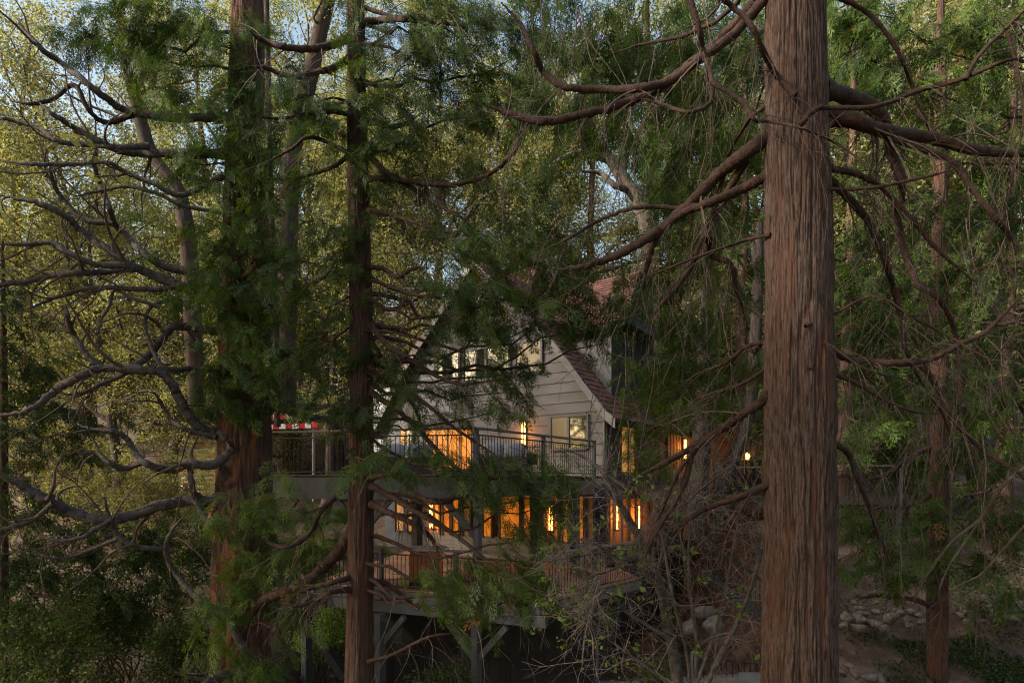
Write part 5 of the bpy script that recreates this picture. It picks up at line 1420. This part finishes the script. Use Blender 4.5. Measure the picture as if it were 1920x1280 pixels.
# trunks that can be told apart in the background
def bg_trunk(label, pts, w0, w1, d, mat='bark_far', cat='tree', name='background_tree', leaves=0):
    r = empty(name, tuple(P(*pts[0], d))); tag(r, label, cat)
    q = catmull([pxr(x, y, d, w0 + (w1 - w0) * i / (len(pts) - 1)) for i, (x, y) in enumerate(pts)], 20)
    link('trunk', trunk_mesh('trunk', [tuple(p) for p in q[::8]], M[mat], 40, 120, 14, .02, int(pts[0][0])), r)
    if leaves:
        g = np.random.default_rng(int(pts[0][0]) + 5); nb = NB(); wb_ = NB()
        top = q[-1][:3]
        for _ in range(9):
            i = int(g.integers(len(q) // 2, len(q))); d_ = g.normal(0, 1, 3); d_[2] = abs(d_[2]) * .4; d_ /= np.linalg.norm(d_)
            p = sag(q[i][:3], q[i][:3] + d_ * g.uniform(1.5, 3.2), -.2, 9, g, .1)
            wb_.add(*tube(p, np.linspace(.06, .012, 9), 5))
            n = leaves // 9; c = p[g.integers(3, 9, n)] + g.normal(0, .38, (n, 3))
            v, f = leaf_cards(n, c, g, .10, .1); nb.add(v, f, np.repeat(np.clip(g.normal(.45, .2, n), 0, 1), 4))
        wb_.build('limbs', M['oak_bark'], r, True); nb.build('crown', M['oak_leaf'], r)
    return r
bg_trunk('pale trunk leaning up into the gap of open sky', [(535, 760), (540, 420), (552, 260), (580, 150), (600, 60), (628, -60), (650, -200)], 38, 24, 21, leaves=9000)
bg_trunk('pale leaning trunk crossing behind the dead limbs of the old cedar', [(370, 760), (345, 400), (285, 290), (255, 190), (232, 80), (215, -80)], 32, 16, 22, leaves=7000)
bg_trunk('forked oak above the ridge of the house with bare upper limbs', [(1235, 700), (1215, 420), (1175, 345), (1145, 300), (1120, 275), (1080, 245), (1040, 200)], 40, 12, 28, 'oak_bark', 'oak tree', leaves=8000)
fo = bpy.data.objects[[o.name for o in bpy.data.objects if o.get('label', '').startswith('forked oak')][0]]
for n, (pts, w0, w1) in enumerate((([(1165, 330), (1170, 300), (1178, 270), (1172, 235), (1165, 200), (1180, 150)], 20, 7), ([(1150, 305), (1110, 290), (1070, 290), (1030, 310), (990, 300)], 16, 6), ([(1185, 360), (1150, 345), (1125, 325), (1090, 320)], 14, 5), ([(1095, 255), (1085, 215), (1050, 170), (1040, 110)], 12, 5))):
    v, f, q_, r_ = px_branch(pts, w0, w1, 28, 27.5, 8, 7, .05, 700 + n)
    link('branch', mesh_np('branch', v, f, M['oak_bark'], True), fo)
bg_trunk('dark upright trunk behind the drooping limbs over the roof', [(1225, 700), (1222, 400), (1218, 290), (1215, 150), (1212, 0), (1212, -120)], 20, 9, 30, 'bark_far')
bg_trunk('orange barked trunk in the sun above the roof', [(1104, 640), (1106, 520), (1108, 420), (1112, 250), (1112, 80)], 16, 8, 34, 'bark_a')
bg_trunk('dark rough trunk standing beside the tube lamp at the end of the side wall', [(1300, 1010), (1310, 900), (1316, 800), (1322, 700), (1324, 560), (1325, 380)], 40, 22, 19.5, 'dark_bark')
bg_trunk('dark rough trunk leaning across the tan outbuilding', [(1335, 1010), (1350, 930), (1375, 860), (1398, 800), (1412, 700), (1420, 540), (1420, 420)], 30, 20, 19.8, 'dark_bark')
bg_trunk('dark crooked trunk low among the shrubs in the corner', [(120, 1300), (130, 1220), (175, 1160), (185, 1100), (172, 1050), (168, 990)], 20, 11, 13.5, 'dark_bark', leaves=0)
bg_trunk('thin dark stem rising through the hanging cedar sprays', [(520, 800), (518, 640), (512, 480), (505, 250), (500, 0), (498, -80)], 12, 9, 18, 'bark_far')

# dark live oak shrubs low in the left corner, bright bush by the walkway
def bush(name, label, px, py, d, rx, ry, n, leaf, mat, seed, stems=8):
    """stems from one foot, each carrying a cloud of leaves"""
    g = np.random.default_rng(seed); c = P(px, py, d); sx = rx / F_PX * d; sz = ry / F_PX * d
    z0 = min(float(ground_z(c[0], d)), c[2] - sz * .6)
    r = empty(name, (c[0], c[1], z0)); tag(r, label, 'bush')
    nb = NB(); wb_ = NB()
    per = n // stems // 12
    for _ in range(stems):
        e = c + np.clip(g.normal(0, .55, 3), -1.1, 1.1) * np.array((sx, sx * .8, sz))
        p = sag(np.array((c[0], c[1], z0)) + g.normal(0, .12, 3) * (1, 1, 0), e, -.1, 9, g, .08)
        rr = np.linspace(.03, .008, 9); wb_.add(*tube(p, rr, 5)); tips = []
        grow_twigs(wb_, p[3:], rr[3:], g, 7, sx * .8, .1, 2, 3, 1.0, tips, .35)
        for k in range(12):
            tp = tips[int(g.integers(0, len(tips)))]
            cc = tp[g.integers(2, len(tp), per)] + g.normal(0, .11, (per, 3))
            v, f = leaf_cards(per, cc, g, leaf, .15, .55); nb.add(v, f, np.repeat(np.clip(g.normal(.45, .2) + g.normal(0, .12, per), 0, 1), 4))
    tag(wb_.build('stems', M['twig_dark'], r), kind='stuff'); nb.build('leaves', M[mat], r)
    return r
bush('live_oak_bush', 'dark small leaved bush in the bottom corner under the dead limbs', 70, 1190, 12, 110, 80, 7000, .075, 'oak_leaf_dark', 701)
bush('live_oak_bush', 'dark leafy bush on the bare earth between corner and old cedar', 230, 1120, 14, 90, 80, 6500, .075, 'oak_leaf_dark', 702)
bush('live_oak_bush', 'green bush low on the slope just left of the old cedar', 330, 1020, 19, 90, 60, 7000, .09, 'oak_leaf_dark', 703)
bush('live_oak_bush', 'dark leafy bush on the earth against the foot of the old cedar', 330, 1200, 12.6, 60, 70, 5000, .075, 'oak_leaf_dark', 711)
bush('live_oak_bush', 'dark leafy bush low at the frame edge beside the young cedar', 120, 1080, 15, 90, 60, 6000, .08, 'oak_leaf_dark', 712)
bush('shrub', 'olive bush below the dead limbs in front of the log cabin', 300, 890, 24, 110, 60, 9000, .10, 'oak_leaf', 704)
bush('shrub', 'yellow green bush beyond the young dark cedar', 130, 900, 24, 120, 70, 9000, .10, 'oak_leaf', 705)
bush('shrub', 'vivid green bush lit behind the slim cedar and the walkway', 1690, 850, 22, 70, 60, 9000, .10, 'bush_leaf', 706)
bush('shrub', 'vivid green bush high behind the outbuilding roof', 1360, 720, 27, 40, 30, 4000, .10, 'bush_leaf', 707)
bush('shrub', 'small green bush on the slope under the lower deck', 600, 1165, 17, 50, 18, 2500, .08, 'bush_leaf', 708)
bush('shrub', 'dark leafy bush under the deck beside the braced post', 830, 1265, 13.6, 60, 30, 2500, .08, 'oak_leaf_dark', 709)
bush('shrub', 'small leafy sprig cluster at the foot of the twiggy shrub', 1230, 1250, 10.5, 70, 30, 1500, .08, 'oak_leaf_dark', 710)
